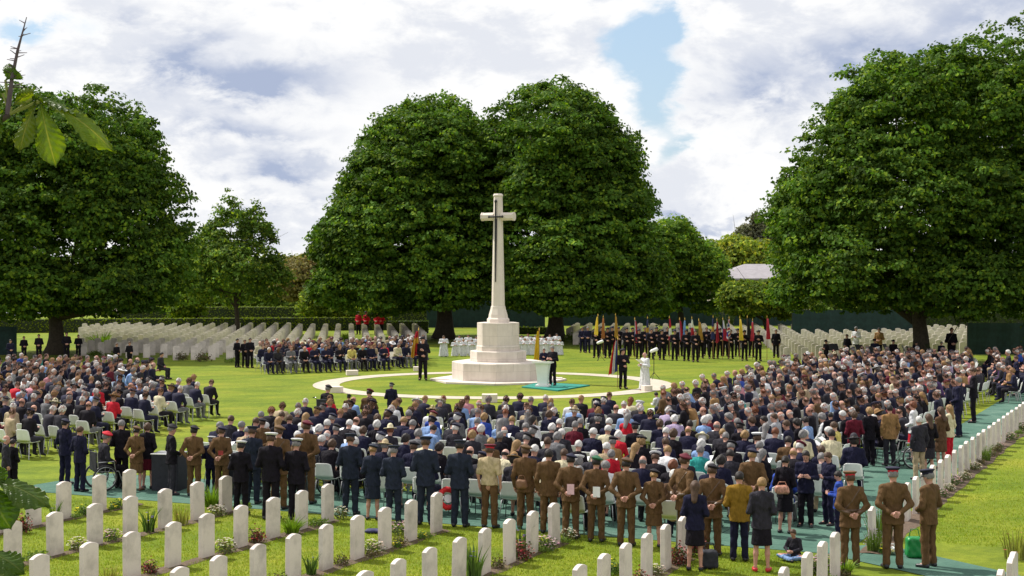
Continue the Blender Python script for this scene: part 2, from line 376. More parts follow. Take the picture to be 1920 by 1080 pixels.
# ------------------------------------------------------------------ signed-distance modelling (smooth continuous bodies)
def A3(p): return np.array(p, dtype=np.float32)
def cone(p, a, b, ra, rb, st=None):
    a = A3(a); b = A3(b)
    if st is not None: p = p * A3(st); a = a * A3(st); b = b * A3(st)
    ab = b - a; L = float(ab @ ab) + 1e-9
    t = np.clip(((p - a) @ ab) / L, 0, 1)
    d = p - a - t[:, None] * ab
    return np.sqrt((d * d).sum(1)) - (ra + (rb - ra) * t)
def ell(p, c, r):
    q = (p - A3(c)) / A3(r); k = np.sqrt((q * q).sum(1)); return (k - 1) * min(r)
def smin(a, b, k=.03):
    h = np.clip(.5 + .5 * (b - a) / k, 0, 1); return b + (a - b) * h - k * h * (1 - h)
def smax(a, b, k=.01): return -smin(-a, -b, k)
def nets(fn, lo, hi, h):
    lo = A3(lo); hi = A3(hi)
    n = np.maximum(((hi - lo) / h).astype(int) + 2, 4)
    gx, gy, gz = [lo[i] + h * np.arange(n[i], dtype=np.float32) for i in range(3)]
    P = np.stack(np.meshgrid(gx, gy, gz, indexing='ij'), -1).reshape(-1, 3)
    S = fn(P).reshape(n)
    ins = S < 0
    c = np.zeros(n - 1, dtype=int)
    offs = [(i, j, k) for i in (0, 1) for j in (0, 1) for k in (0, 1)]
    sl = lambda o: S[o[0]:n[0] - 1 + o[0], o[1]:n[1] - 1 + o[1], o[2]:n[2] - 1 + o[2]]
    for o in offs: c += (sl(o) < 0)
    act = (c > 0) & (c < 8)
    idx = -np.ones(n - 1, dtype=np.int64); ids = np.argwhere(act); idx[act] = np.arange(len(ids))
    acc = np.zeros((len(ids), 3)); cnt = np.zeros(len(ids))
    I, J, K = ids.T
    for a in offs:
        for d in range(3):
            if a[d]: continue
            b = list(a); b[d] = 1
            va = S[I + a[0], J + a[1], K + a[2]]; vb = S[I + b[0], J + b[1], K + b[2]]
            cr = (va < 0) != (vb < 0)
            t = np.where(cr, va / (va - vb + 1e-12), 0)
            q = np.tile(np.array(a, float), (len(ids), 1)); q[:, d] += t
            acc += np.where(cr[:, None], q, 0); cnt += cr
    V = lo + h * (ids + acc / cnt[:, None])
    F = []
    for d in range(3):
        e1, e2 = [(1, 2), (2, 0), (0, 1)][d]
        s0 = [slice(None)] * 3; s1 = [slice(None)] * 3; s0[d] = slice(0, -1); s1[d] = slice(1, None)
        cr = ins[tuple(s0)] != ins[tuple(s1)]
        E = np.argwhere(cr)
        ok = (E[:, e1] > 0) & (E[:, e2] > 0) & (E[:, e1] < n[e1] - 1) & (E[:, e2] < n[e2] - 1); E = E[ok]
        def cell(o1, o2):
            Q = E.copy(); Q[:, e1] -= o1; Q[:, e2] -= o2; return idx[Q[:, 0], Q[:, 1], Q[:, 2]]
        q = np.stack([cell(1, 1), cell(0, 1), cell(0, 0), cell(1, 0)], 1)
        fl = ins[E[:, 0], E[:, 1], E[:, 2]]
        q = np.where(fl[:, None], q, q[:, ::-1]); F.append(q)
    F = np.concatenate(F); F = F[(F >= 0).all(1)]
    return V, F

# ---- people. Local axes: x right, y the way the body faces, z up, origin on the ground under the hips.
def sym(d):
    """fill right-hand joints from left-hand ones where missing"""
    for k in list(d):
        if k.endswith('L') and k[:-1] + 'R' not in d:
            x, y, z = d[k]; d[k[:-1] + 'R'] = (-x, y, z)
    return d
STAND = dict(pel=(0, 0, .95), chest=(0, -.005, 1.27), neck=(0, -.02, 1.47), hipL=(-.09, 0, .92), kneeL=(-.10, .015, .50), ankL=(-.115, -.02, .09), toeL=(-.15, .13, .035),
             shL=(-.172, -.015, 1.405), head=(0, .012, 1.625))
def P_behind():  return sym(dict(STAND, elL=(-.285, -.12, 1.14), elR=(.285, -.12, 1.14), wrL=(-.075, -.215, .985), wrR=(.07, -.225, 1.0), htL=(.03, -.235, .95), htR=(-.035, -.25, .955)))
def P_front():   return sym(dict(STAND, elL=(-.26, -.04, 1.12), wrL=(-.08, .20, 1.02), htL=(.02, .235, .99)))
def P_sides():   return sym(dict(STAND, elL=(-.245, -.04, 1.12), wrL=(-.235, .03, .88), htL=(-.225, .06, .79)))
def P_read():    return sym(dict(STAND, elL=(-.25, -.01, 1.13), wrL=(-.12, .25, 1.16), htL=(-.06, .33, 1.20)))
def P_flag():    return sym(dict(STAND, elL=(-.26, .02, 1.15), elR=(.25, -.02, 1.12), wrL=(-.03, .22, 1.22), htL=(.05, .25, 1.24), wrR=(.03, .20, 1.00), htR=(-.04, .24, .99)))
SIT = dict(pel=(0, -.02, .54), chest=(0, .03, .88), neck=(0, .05, 1.08), hipL=(-.09, 0, .52), kneeL=(-.11, .43, .50), ankL=(-.12, .42, .10), toeL=(-.14, .56, .04),
           shL=(-.17, .035, 1.015), head=(0, .10, 1.235), elL=(-.25, .03, .76), wrL=(-.10, .26, .64), htL=(-.02, .31, .62))
def P_sit():     return sym(dict(SIT))
def P_sitlean(): return sym(dict(SIT, chest=(0, .09, .87), neck=(0, .17, 1.05), shL=(-.17, .14, .985), head=(0, .25, 1.19), elL=(-.24, .20, .73), wrL=(-.09, .38, .62), htL=(-.01, .42, .60)))
def P_sitread(): return sym(dict(SIT, elL=(-.24, .08, .78), wrL=(-.11, .30, .80), htL=(-.06, .38, .84)))
def P_floor():   # cross-legged on the ground, child proportions scaled later
    return sym(dict(pel=(0, 0, .12), chest=(0, .06, .44), neck=(0, .09, .64), hipL=(-.09, 0, .12), kneeL=(-.36, .30, .16), ankL=(.02, .40, .08), toeL=(.12, .42, .05), ankR=(-.04, .46, .08), toeR=(-.14, .48, .05),
                    shL=(-.15, .07, .58), head=(0, .15, .80), elL=(-.24, .14, .36), wrL=(-.08, .34, .30), htL=(-.02, .40, .28)))

def fingers(p, d, w, tip, side):
    """palm, four fingers of unequal length and a thumb from the side of the palm"""
    w = A3(w); tip = A3(tip); f = tip - w; L = float(np.linalg.norm(f)); f = f / L
    x = A3((0, 0, 1)) - f * f[2]; x = x / (np.linalg.norm(x) + 1e-6)        # across the knuckles
    nrm = np.cross(f, x) * side
    pc = w + f * .045
    d = smin(d, cone(p, w, w + f * .02, .027, .03), .02)
    d = smin(d, cone(p, pc - x * .02, pc + x * .02, .021, .021), .02)
    for i, (o, l) in enumerate(((-.034, .060), (-.012, .075), (.011, .080), (.033, .070))):
        a = w + f * .075 + x * o; b = a + f * l * .5 + nrm * .012; c = b + f * l * .35 + nrm * .030
        d = np.minimum(d, np.minimum(cone(p, a, b, .0105, .010), cone(p, b, c, .010, .008)))
    a = w + f * .03 + x * .030; b = a + x * .025 + f * .03 + nrm * .012; c = b + f * .028 + nrm * .014
    return smin(d, np.minimum(cone(p, a, b, .013, .012), cone(p, b, c, .012, .009)), .008)

def torso(p, J, g=0.0, wide=1.0, waist=0.0):
    st = (1 / wide, 1 / .66, 1)
    d = cone(p, J['pel'], J['chest'], .150 + g - waist, .172 + g, st)
    d = smin(d, cone(p, J['chest'], A3(J['neck']) * .75 + A3(J['chest']) * .25, .168 + g, .075 + g, st), .05)
    d = smin(d, cone(p, A3(J['pel']) - A3((0, 0, .03)), A3(J['pel']) + A3((0, 0, .02)), .155 + g, .15 + g, st), .05) * .72
    sw = A3((wide, 1, 1))
    s = cone(p, A3(J['shL']) * sw, A3(J['shR']) * sw, .062 + g, .062 + g)
    return smin(d, s, .08)
def arms(p, J, g=0.0, wide=1.0, end=0.0, short=False):
    d = None
    for S in 'LR':
        sw = A3((wide, 1, 1)); a = A3(J['sh' + S]) * sw; e = A3(J['el' + S]) * sw; w = A3(J['wr' + S]); w = w + (e - w) * end
        x = cone(p, a, e, .056 + g, .044 + g)
        if not short: x = smin(x, cone(p, e, w, .043 + g, .031 + g), .025)
        else: x = cone(p, a, a + (e - a) * .8, .058 + g, .056 + g)
        d = x if d is None else np.minimum(d, x)
    return d
def headfn(q):      # q in head space (z up, y forward), centre of the skull at the origin
    d = ell(q, (0, -.008, .018), (.077, .098, .098))
    d = smin(d, ell(q, (0, .022, -.045), (.056, .066, .078)), .03)
    d = smin(d, cone(q, (0, .08, .0), (0, .103, -.028), .010, .014), .012)          # nose
    d = smin(d, cone(q, (-.03, .080, .016), (.03, .080, .016), .012, .012), .012)   # brow
    for s in (-1, 1):
        d = smin(d, ell(q, (s * .079, -.008, -.012), (.012, .018, .030)), .008)     # ears
        d = smax(d, -ell(q, (s * .030, .098, -.002), (.016, .014, .010)), .006)     # eye sockets
        d = smin(d, ell(q, (s * .030, .078, -.003), (.012, .012, .010)), .003)      # eyeballs
    d = smin(d, ell(q, (0, .084, -.062), (.022, .010, .008)), .006)                 # lips
    return smin(d, ell(q, (0, .070, -.098), (.02, .018, .016)), .02)                # chin
def head_mat(J, pitch=0, yaw=0, roll=0):
    return Matrix.Translation(Vector(J['head'])) @ Euler((R(-pitch), R(roll), R(yaw))).to_matrix().to_4x4()
def inv_np(Mx, p):
    m = np.array(Mx.inverted()); return p @ m[:3, :3].T.astype(np.float32) + m[:3, 3].astype(np.float32)

def bounds(J, pad=.16):
    A = np.array(list(J.values())); lo = A.min(0) - pad; hi = A.max(0) + pad; lo[2] = -.02; return lo, hi
class Pose: pass
POSES = {}
def build_pose(name, J, pitch=12, h=.013, hh=None, skirt=False, coat=0.0, wide=1.0, seated=False, short=False, yaw=0, robe=False, sleeve_skin=False, belt=False):
    hh = hh or h
    P = Pose(); P.J = J; P.H = head_mat(J, pitch, yaw); P.parts = {}
    lo, hi = bounds(J)
    waist = .018 if skirt else 0.0
    hm = P.H
    def body(p):
        d = torso(p, J, -.022, wide, waist); d = smin(d, arms(p, J, -.006, wide), .04)
        for S in 'LR':
            d = smin(d, cone(p, J['hip' + S], J['knee' + S], .078, .050), .03)
            m = A3(J['knee' + S]) * .6 + A3(J['ank' + S]) * .4
            d = smin(d, cone(p, J['knee' + S], m, .048, .046), .02)
            d = smin(d, cone(p, m, J['ank' + S], .046, .030), .03)
            d = smin(d, cone(p, J['ank' + S], J['toe' + S], .032, .022), .02)
        d = smin(d, cone(p, J['neck'], A3(J['head']) + A3((0, -.02, -.05)), .056, .052), .03)
        d = smin(d, headfn(inv_np(hm, p)), .02)
        d = fingers(p, d, J['wrL'], J['htL'], 1); d = fingers(p, d, J['wrR'], J['htR'], -1)
        return d
    V, F = nets(body, lo, hi, h)
    q = inv_np(hm, V.astype(np.float32)); col = np.ones((len(V), 3))
    for s in (-1, 1):
        e = np.linalg.norm((q - A3((s * .030, .088, -.003))) / A3((1.25, 1, .8)), axis=1) < .013; col[e] = (.18, .12, .10)
        e = np.linalg.norm((q - A3((s * .030, .085, .022))) / A3((1.8, 1, .5)), axis=1) < .012; col[e] = (.45, .38, .33)
    e = np.linalg.norm((q - A3((0, .088, -.062))) / A3((1.8, 1, .6)), axis=1) < .014; col[e] = (.85, .48, .45)
    P.body = mesh_np('body_' + name, V, F, [M['skin']], True, col)
    P.bodyraw = (V, F)
    def seat_clip(p, d):
        return smax(d, .455 - p[:, 2] + np.clip(p[:, 1] - .32, 0, 1) * 0, .01) if seated else d
    hemz = J['pel'][2] - (.17 + coat)
    def jacket(p):
        d = torso(p, J, .010, wide, waist * .6)
        if not seated:
            a = A3(J['pel']); b = A3((a[0], a[1], hemz + .01))
            d = smin(d, cone(p, a, b, .170, .200 + coat * .18, (1, 1 / .72, 1)) * .75, .05)
            d = smax(d, hemz - p[:, 2], .008)
        else:
            d = smin(d, cone(p, J['hipL'], J['hipR'], .115, .115), .05)
            d = smax(d, .452 - p[:, 2], .01)
        a = arms(p, J, .012, wide, .10, short)
        wr = np.minimum(np.linalg.norm(p - A3(J['htL']), axis=1), np.linalg.norm(p - A3(J['htR']), axis=1))
        a = smax(a, .055 - wr, .01)
        d = smin(d, a, .030)
        nk = A3(J['neck']); col = cone(p, nk - A3((0, 0, .05)), nk + A3((0, 0, .012)), .078, .066)
        d = smin(d, col, .02)
        d = smax(d, p[:, 2] - (J['neck'][2] + .03 - (p[:, 1] - nk[1]) * .35), .006)
        n = np.sin(p[:, 2] * 46 + p[:, 0] * 21 + np.sin(p[:, 0] * 17) * 2) * np.sin(p[:, 0] * 23 + p[:, 1] * 31) * .0045 + np.sin(p[:, 2] * 19 + np.abs(p[:, 0]) * 34) * .004 * np.clip(np.abs(p[:, 0]) * 6 - .3, 0, 1) - .006 * np.exp(-(p[:, 0] / .010) ** 2) * (p[:, 1] < 0)
        return d + n
    jl = lo.copy(); jl[2] = max(lo[2], hemz - .03) if not seated else .43
    V, F = nets(jacket, jl, hi, hh); P.parts['jacket'] = (V, F)
    if belt:
        def bl(p):
            return smax(jacket(p) - .008, np.abs(p[:, 2] - (J['pel'][2] + .10)) - .024, .004)
        def strap(p):
            dd = jacket(p) - .007; pl = np.abs((p[:, 2] - 1.24) - p[:, 0] * 1.35) * .6 - .016
            return smax(smax(dd, pl, .004), 1.06 - p[:, 2], .004)
        f = lambda p: np.minimum(bl(p), smax(strap(p), np.abs(p[:, 0]) - .155, .004))
        b0 = lo.copy(); b0[2] = .98; P.parts['belt'] = nets(f, b0, hi, hh)
    if robe:
        def rob(p):
            top = A3(J['chest']); bot = A3((0, 0, .06))
            d = cone(p, top, bot, .19, .30, (1, 1 / .8, 1)) * .75
            d = smin(d, torso(p, J, .025, wide), .05); d = smin(d, arms(p, J, .03, wide, .06), .05)
            an = np.arctan2(p[:, 1], p[:, 0]); d = d + np.sin(an * 9 + np.sin(p[:, 2] * 3)) * .012 * np.clip(1.2 - p[:, 2], 0, 1)
            d = smax(d, .05 - p[:, 2], .01); return smax(d, p[:, 2] - (J['neck'][2] + .02), .01)
        V, F = nets(rob, lo - A3((.1, .1, 0)), hi + A3((.1, .1, 0)), hh); P.parts['robe'] = (V, F)
    if skirt:
        if seated:
            sk = lambda p: smax(smax(smin(cone(p, J['hipL'], J['kneeL'], .112, .085), cone(p, J['hipR'], J['kneeR'], .112, .085), .09), .36 - p[:, 2], .01), p[:, 2] - .70, .01)
        else:
            def sk(p):
                a = A3(J['pel']); b = A3((0, 0, .52)); d = cone(p, a, b, .158, .195, (1, 1 / .8, 1)) * .8
                an = np.arctan2(p[:, 1], p[:, 0]); d = d + np.sin(an * 8) * .006 * np.clip(1 - p[:, 2], 0, 1)
                d = smax(d, .50 - p[:, 2], .008); return smax(d, p[:, 2] - .99, .01)
        P.parts['skirt'] = nets(sk, lo, hi, hh)
    else:
        def tr(p):
            d = cone(p, J['hipL'], J['hipR'], .090, .090)
            for S in 'LR':
                d = smin(d, cone(p, J['hip' + S], J['knee' + S], .094, .076), .03)
                d = smin(d, cone(p, J['knee' + S], J['ank' + S], .076, .064), .02)
            d = smax(d, .055 - p[:, 2], .008); d = smax(d, p[:, 2] - (J['pel'][2] + .06), .01)
            if seated: d = smax(d, np.where(p[:, 1] < .33, .452 - p[:, 2], -1), .01)
            n = np.sin(p[:, 2] * 30 + p[:, 1] * 17 + np.sin(p[:, 0] * 30)) * np.sin(p[:, 0] * 34) * .0065
            return d + n
        P.parts['trousers'] = nets(tr, lo, hi, hh)
    def shoe(p):
        d = None
        for S in 'LR':
            a = A3(J['ank' + S]); t = A3(J['toe' + S])
            x = smin(cone(p, a + A3((0, -.03, -.045)), t, .045, .038), cone(p, a, a + A3((0, 0, -.03)), .045, .045), .03)
            d = x if d is None else np.minimum(d, x)
        d = smax(d, .003 - p[:, 2], .004)
        return smax(d, p[:, 2] - (.13 if not skirt else .075), .01) if not seated or True else d
    sl = lo.copy(); sh = hi.copy(); sh[2] = .2
    P.parts['shoes'] = nets(shoe, sl, sh, hh)
    P.me = {k: mesh_np(k + '_' + name, v[0], v[1], [M['leather'] if k in ('shoes', 'belt') else M['cloth']], True) for k, v in P.parts.items()}
    POSES[name] = P
    return P

H0 = .013; HS = .017
build_pose('behind', P_behind(), 8, H0)
build_pose('behindcoat', P_behind(), 10, H0, belt=True, coat=.05)
build_pose('behindskirt', P_behind(), 12, H0, skirt=True, wide=.88, coat=.02)
build_pose('front', P_front(), 14, H0)
build_pose('frontskirt', P_front(), 14, H0, skirt=True, wide=.88, coat=-.02)
build_pose('sides', P_sides(), 5, H0)
build_pose('read', P_read(), 26, H0)
build_pose('flag', P_flag(), 4, .015)
build_pose('shortsleeve', P_sides(), 10, H0, short=True, coat=-.13)
build_pose('robed', P_read(), 18, .015, robe=True)
build_pose('sit', P_sit(), 14, HS, seated=True)
build_pose('sitlean', P_sitlean(), 30, HS, seated=True)
build_pose('sitread', P_sitread(), 24, HS, seated=True)
build_pose('sityaw', P_sit(), 10, HS, seated=True, yaw=28)
build_pose('sitw', P_sitread(), 20, HS, seated=True, skirt=True, wide=.88)
build_pose('sitw2', P_sit(), 16, HS, seated=True, skirt=True, wide=.9, yaw=-20)
build_pose('floor', P_floor(), 24, .013)
# ---- hair and headgear in head space
def hmesh(name, fn, lo, hi, h=.009, mats=None):
    V, F = nets(fn, lo, hi, h); return mesh_np(name, V, F, mats or [M['hair']], True), (V, F)
def skull(q, g): return ell(q, (0, -.008, .018), (.077 + g, .098 + g, .098 + g))
def nzv(q, s=70, a=.004): return np.sin(q[:, 0] * s) * np.sin(q[:, 1] * s * .9 + 1) * np.sin(q[:, 2] * s * .8 + 2) * a
def hair_short(q):
    d = skull(q, .013) + nzv(q)
    d = smax(d, -(q[:, 2] - (-.045 + np.clip(q[:, 1] + .02, 0, 1) * 1.05)), .012)
    return d
def hair_full(q):
    d = skull(q, .026) + nzv(q, 55, .009)
    d = smin(d, ell(q, (0, -.055, -.03), (.078, .05, .06)), .03)
    return smax(d, -(q[:, 2] - (-.085 + np.clip(q[:, 1] + .03, 0, 1) * 1.25)), .015)
def hair_long(q):
    d = skull(q, .02) + nzv(q, 60, .005)
    d = smin(d, cone(q, (0, -.065, -.02), (0, -.105, -.27), .085, .055, (1, 1.6, 1)) * .8, .04)
    f = np.where(q[:, 1] > -.01, -(q[:, 2] - (-.02 + np.clip(q[:, 1] + .01, 0, 1) * .9)), -1)
    return smax(d, f, .012)
def hair_bun(q): return smin(hair_short(q), ell(q, (0, -.115, -.005), (.038, .034, .036)), .01)
def hair_bald(q):
    d = skull(q, .008) + nzv(q, 80, .003); d = smax(d, q[:, 2] - .02, .01)
    return smax(smax(d, -(q[:, 2] + .055), .01), q[:, 1] - .01, .01)
def beret(q):
    a = R(14); x = q[:, 0] * math.cos(a) - (q[:, 2] - .085) * math.sin(a); z = q[:, 0] * math.sin(a) + (q[:, 2] - .085) * math.cos(a)
    qq = np.stack([x, q[:, 1], z], 1)
    d = ell(qq, (.022, -.012, .008), (.125, .13, .040)); d = smin(d, cone(q, (0, 0, .062), (0, 0, .05), .094, .092, (1.06, .9, 1)), .02)
    return smax(d, .048 - q[:, 2], .008)
def brim(q):
    r = np.sqrt((q[:, 0] / 1.0) ** 2 + ((q[:, 1]) / 1.12) ** 2)
    d = np.maximum(np.abs(q[:, 2] - .058 - .12 * (r - .12) ** 2 * -4) - .007, r - .175)
    c = cone(q, (0, -.005, .07), (0, -.005, .10), .093, .082, (1.05, .92, 1)); return smax(smin(d, c, .012), .045 - q[:, 2], .004)
L1 = (-.2, -.22, -.2); H1 = (.2, .2, .24)
HAIR = {}; HRAW = {}
for nm, fn, lo in (('short', hair_short, L1), ('full', hair_full, L1), ('long', hair_long, (-.2, -.3, -.36)), ('bun', hair_bun, L1), ('bald', hair_bald, L1)):
    HAIR[nm], HRAW[nm] = hmesh('hair_' + nm, fn, lo, H1)
HATM = {}
HATM['beret'], HRAW['beret'] = hmesh('beret', beret, L1, H1, .009, [M['hat']])
HATM['brim'], HRAW['brim'] = hmesh('brim_hat', brim, (-.23, -.24, 0), (.23, .24, .25), .010, [M['hat']])
def cap_parts():
    """peaked cap: flared flat crown, band, glossy peak"""
    def loft(prof, n=28):
        V = []; F = []
        for (rx, ry, cy, z, tilt) in prof:
            for k in range(n):
                t = 2 * PI * k / n; V.append((rx * math.cos(t), cy + ry * math.sin(t), z + tilt * math.sin(t)))
        for i in range(len(prof) - 1):
            for k in range(n):
                k2 = (k + 1) % n; F.append((i * n + k, i * n + k2, (i + 1) * n + k2, (i + 1) * n + k))
        F.append(tuple(range(n))[::-1]); F.append(tuple((len(prof) - 1) * n + k for k in range(n))); return V, F
    cr = loft([(.092, .110, -.004, .082, 0), (.112, .128, -.002, .10, .004), (.132, .142, .0, .122, .012), (.130, .140, .0, .132, .014), (.10, .112, 0, .140, .012), (.05, .055, 0, .144, .006)])
    bd = loft([(.088, .106, -.004, .045, 0), (.091, .109, -.004, .084, 0)])
    pv = []; pf = []; n = 12
    for i in range(n + 1):
        t = R(25 + 130 * i / n)
        for j, (e, dz) in enumerate(((1.0, 0), (1.28, -.018), (1.42, -.034))):
            ee = 1 + (e - 1) * math.sin(PI * i / n) ** .5
            pv.append((.090 * ee * math.cos(t), -.004 + .108 * ee * math.sin(t), .050 + dz))
            pv.append((.090 * ee * math.cos(t), -.004 + .108 * ee * math.sin(t), .046 + dz))
    for i in range(n):
        for j in range(2):
            a = i * 6 + j * 2; pf.append((a, a + 2, a + 8, a + 6)); pf.append((a + 1, a + 7, a + 9, a + 3))
        pf.append((i * 6 + 4, i * 6 + 5, i * 6 + 11, i * 6 + 10))
    return cr, bd, (pv, pf)
CAPRAW = cap_parts()
CAPM = [mesh_np(n, v, f, [mm], True) for n, (v, f), mm in zip(('cap_crown', 'cap_band', 'cap_peak'), CAPRAW, (M['hat'], M['hat'], M['black']))]

# ---- palettes
SKIN = [(.48, .25, .19), (.54, .30, .23), (.42, .22, .16), (.54, .32, .26), (.12, .065, .04)]
HC = dict(white=(.60, .58, .56), grey=(.19, .18, .18), brown=(.075, .040, .022), dark=(.018, .013, .012), blonde=(.30, .18, .075), auburn=(.16, .05, .02))
CC = dict(navy=(.013, .013, .036), black=(.010, .008, .013), charcoal=(.030, .028, .038), grey=(.14, .14, .15), khaki=(.125, .070, .032), beige=(.40, .31, .20), white=(.70, .70, .72), cream=(.62, .56, .38),
          skyblue=(.22, .34, .60), blue=(.03, .07, .35), airforce=(.020, .026, .045), red=(.50, .015, .03), maroon=(.11, .010, .022), purple=(.06, .03, .10), lilac=(.38, .30, .45), teal=(.03, .28, .26), brown=(.10, .055, .03), mustard=(.26, .15, .02), tan=(.30, .17, .07), pink=(.50, .22, .26), yellow=(.60, .50, .15), green=(.03, .12, .06), lightgrey=(.36, .36, .38), fawn=(.50, .40, .24))
def c4(c): return (c[0], c[1], c[2], 1.0)

def person(pose, x, y, head, top='navy', bottom='navy', hair='short', hc='grey', hat=None, hatc='navy', bandc=None, shoe='black', skin=0, scale=1.0, z=0.0, beltc=None, bag=None):
    """body mesh at the root, clothes, hair and headgear as its children"""
    P = POSES[pose]
    o = link('person', P.body); o.color = c4(SKIN[skin]); o.location = (x, y, z); o.rotation_euler = (0, 0, R(head - 90)); o.scale = (scale, scale, scale)
    names = {}
    for k, me in P.me.items():
        if k == 'trousers' and top == 'dress': continue
        nm = {'jacket': 'jacket', 'robe': 'robe'}.get(k, k)
        c = link(nm, me, o); c.color = c4({'jacket': CC[top], 'robe': CC[top], 'trousers': CC[bottom], 'skirt': CC[bottom], 'shoes': CC[shoe], 'belt': CC[beltc or 'brown']}[k])
    if hair:
        hm = HAIR[hair]; c = link('hair', hm, o); c.color = c4(HC[hc]); c.matrix_local = P.H
    if hat == 'cap':
        r = link('cap', CAPM[0], o); r.matrix_local = P.H; r.color = c4(CC[hatc])
        b = link('cap_band', CAPM[1], r); b.color = c4(CC[bandc or hatc]); link('cap_peak', CAPM[2], r)
    elif hat:
        r = link({'beret': 'beret', 'brim': 'brimmed_hat'}[hat], HATM[hat], o); r.matrix_local = P.H; r.color = c4(CC[hatc])
    return o
# ------------------------------------------------------------------ ground
def grid(x0, x1, y0, y1, nx, ny, z=0.0):
    xs = np.linspace(x0, x1, nx); ys = np.linspace(y0, y1, ny); X, Y = np.meshgrid(xs, ys, indexing='ij')
    V = np.stack([X.ravel(), Y.ravel(), np.full(X.size, z)], 1)
    i, j = np.meshgrid(np.arange(nx - 1), np.arange(ny - 1), indexing='ij'); a = (i * ny + j).ravel()
    return V, np.stack([a, a + ny, a + ny + 1, a + 1], 1)
V, F = grid(-700, 700, -60, 1400, 8, 8); g = struct('ground', mesh_np('ground', V, F, [M['grass']]), 'bright green mown lawn and the fields beyond')
def sheet(name, poly, z, mat, label):
    me = mesh_np(name, [(x, y, z) for x, y in poly], [tuple(range(len(poly)))], [mat])
    return struct(name, me, label)
def slab(name, poly, z0, z1, mat, label=None):
    n = len(poly); V = [(x, y, z0) for x, y in poly] + [(x, y, z1) for x, y in poly]
    F = [tuple(range(n))[::-1], tuple(range(n, 2 * n))] + [(i, (i + 1) % n, n + (i + 1) % n, n + i) for i in range(n)]
    return mesh_np(name, V, F, [mat])
# green matting laid as footpaths
cp = [ax(28.6, -27), ax(28.6, -3.9)] + [ax(28.9, -5.9 - .35), ax(78, -6.25), ax(78, -7.85), ax(46.5, -7.85), ax(44, -10.6), ax(34, -12), ax(31.6, -27)]
cp = [ax(31.9, -26), ax(28.6, -26.2), ax(28.5, -6.3), ax(78, -6.2), ax(78, -7.9), ax(47, -7.9), ax(44, -10.2), ax(36, -11), ax(33, -13), ax(32.2, -18)]
struct('carpet_path', mesh_np('carpet_path', *(lambda V, F: (V, F))([(x, y, .008) for x, y in cp], [tuple(range(len(cp)))]), [M['carpet']]), 'strip of faded green matting laid on the lawn behind the seats')
c2 = [ground(1560, 1042), ground(1572, 1028), ground(1650, 1020), ground(1905, 1078), ground(2060, 1125), ground(1930, 1150), ground(1760, 1086)]
sheet('carpet_walkway', c2, .012, M['carpet'], 'narrow green matting leading out to the lower right')
def near_grass():
    rg = np.random.default_rng(9); n = 330000
    y = 21 + 27 * rg.random(n) ** 1.35; x = rg.uniform(-1, 1, n) * y * .345
    sv = x * RX + y * RY; cvv_ = x * RY - y * RX
    keep = ((sv < 28.3) | (cvv_ > -5.6)) & (rg.random(n) < np.clip((49 - y) / 20, 0, 1)); keep &= ~((x > 5.7) & (x < 10.5) & (sv > 26.2) & (sv < 30.5) & (cvv_ < -1.5) & (cvv_ > -6.5)); x = x[keep]; y = y[keep]; n = len(x)
    h = rg.uniform(.02, .05, n); a = rg.uniform(0, 2 * PI, n); w_ = .007; l = rg.normal(size=(n, 2)) * .018
    V = np.zeros((n, 3, 3)); V[:, 0] = np.stack([x - w_ * np.cos(a), y - w_ * np.sin(a), np.zeros(n)], 1); V[:, 1] = np.stack([x + w_ * np.cos(a), y + w_ * np.sin(a), np.zeros(n)], 1); V[:, 2] = np.stack([x + l[:, 0], y + l[:, 1], h], 1)
    c = np.array([(.23, .285, .022)]) * rg.uniform(.7, 1.3, (n, 1)); c[:, 0] *= rg.uniform(.8, 1.25, n); F = np.arange(n * 3).reshape(-1, 3)
    m_ = attrmat('grass_blade', .7, .35, 0, 0, .2); o = link('grass', mesh_np('grass', V.reshape(-1, 3), F, [m_], False, np.repeat(c, 3, axis=0))); tag(o, 'short blades of mown grass between the near headstones', 'grass', kind='stuff')
near_grass()
# soil beds along the grave rows
RC = {1: -22.04, 2: -19.39, 3: -16.7, 4: -14.18, 5: -11.5, 6: -8.8, 7: -5.95, 8: -2.98}
def row_c(pts): return float(np.mean([sc(*ground(u, v, .81))[1] for u, v in pts]))
ROWPX = {1: [(60, 913), (122, 903), (184, 890), (244, 880)],
 2: [(27, 977), (106, 960), (178, 944), (245, 930), (308, 916), (367, 903), (421, 892)],
 3: [(84, 1040), (170, 1017), (247, 997), (321, 978), (390, 963), (450, 947), (508, 932), (562, 919), (612, 907)],
 4: [(337, 1063), (414, 1042), (486, 1020), (551, 1001), (611, 983), (668, 966), (721, 951), (768, 937), (815, 923)],
 5: [(683, 1070), (747, 1048), (804, 1026), (859, 1007), (909, 990), (956, 973), (998, 958), (1040, 943)],
 6: [(1085, 1058), (1131, 1038), (1174, 1018), (1213, 1000), (1250, 983), (1282, 968)],
 7: [(1470, 1063), (1512, 1035), (1541, 1015), (1569, 998)],
 8: [(1890, 1045), (1905, 1035)]}
def bed(name, s0, s1, c, w=.34):
    n = int((s1 - s0) / .5); V = []; F = []
    rr = np.random.default_rng(int(abs(c) * 100))
    for i in range(n + 1):
        s = s0 + (s1 - s0) * i / n; a = rr.uniform(-.06, .06, 2)
        x0, y0 = ax(s, c - w / 2 + a[0]); x1, y1 = ax(s, c + w / 2 + a[1])
        xm, ym = ax(s, c)
        V += [(x0, y0, .006), (xm, ym, .035), (x1, y1, .006)]
    for i in range(n):
        for k in range(2): F.append((i * 3 + k, i * 3 + k + 1, i * 3 + k + 4, i * 3 + k + 3))
    o = struct(name, mesh_np(name, V, F, [M['soil']], True)); o['label'] = 'brown soil bed along a row of graves'; o['category'] = 'flower bed soil'
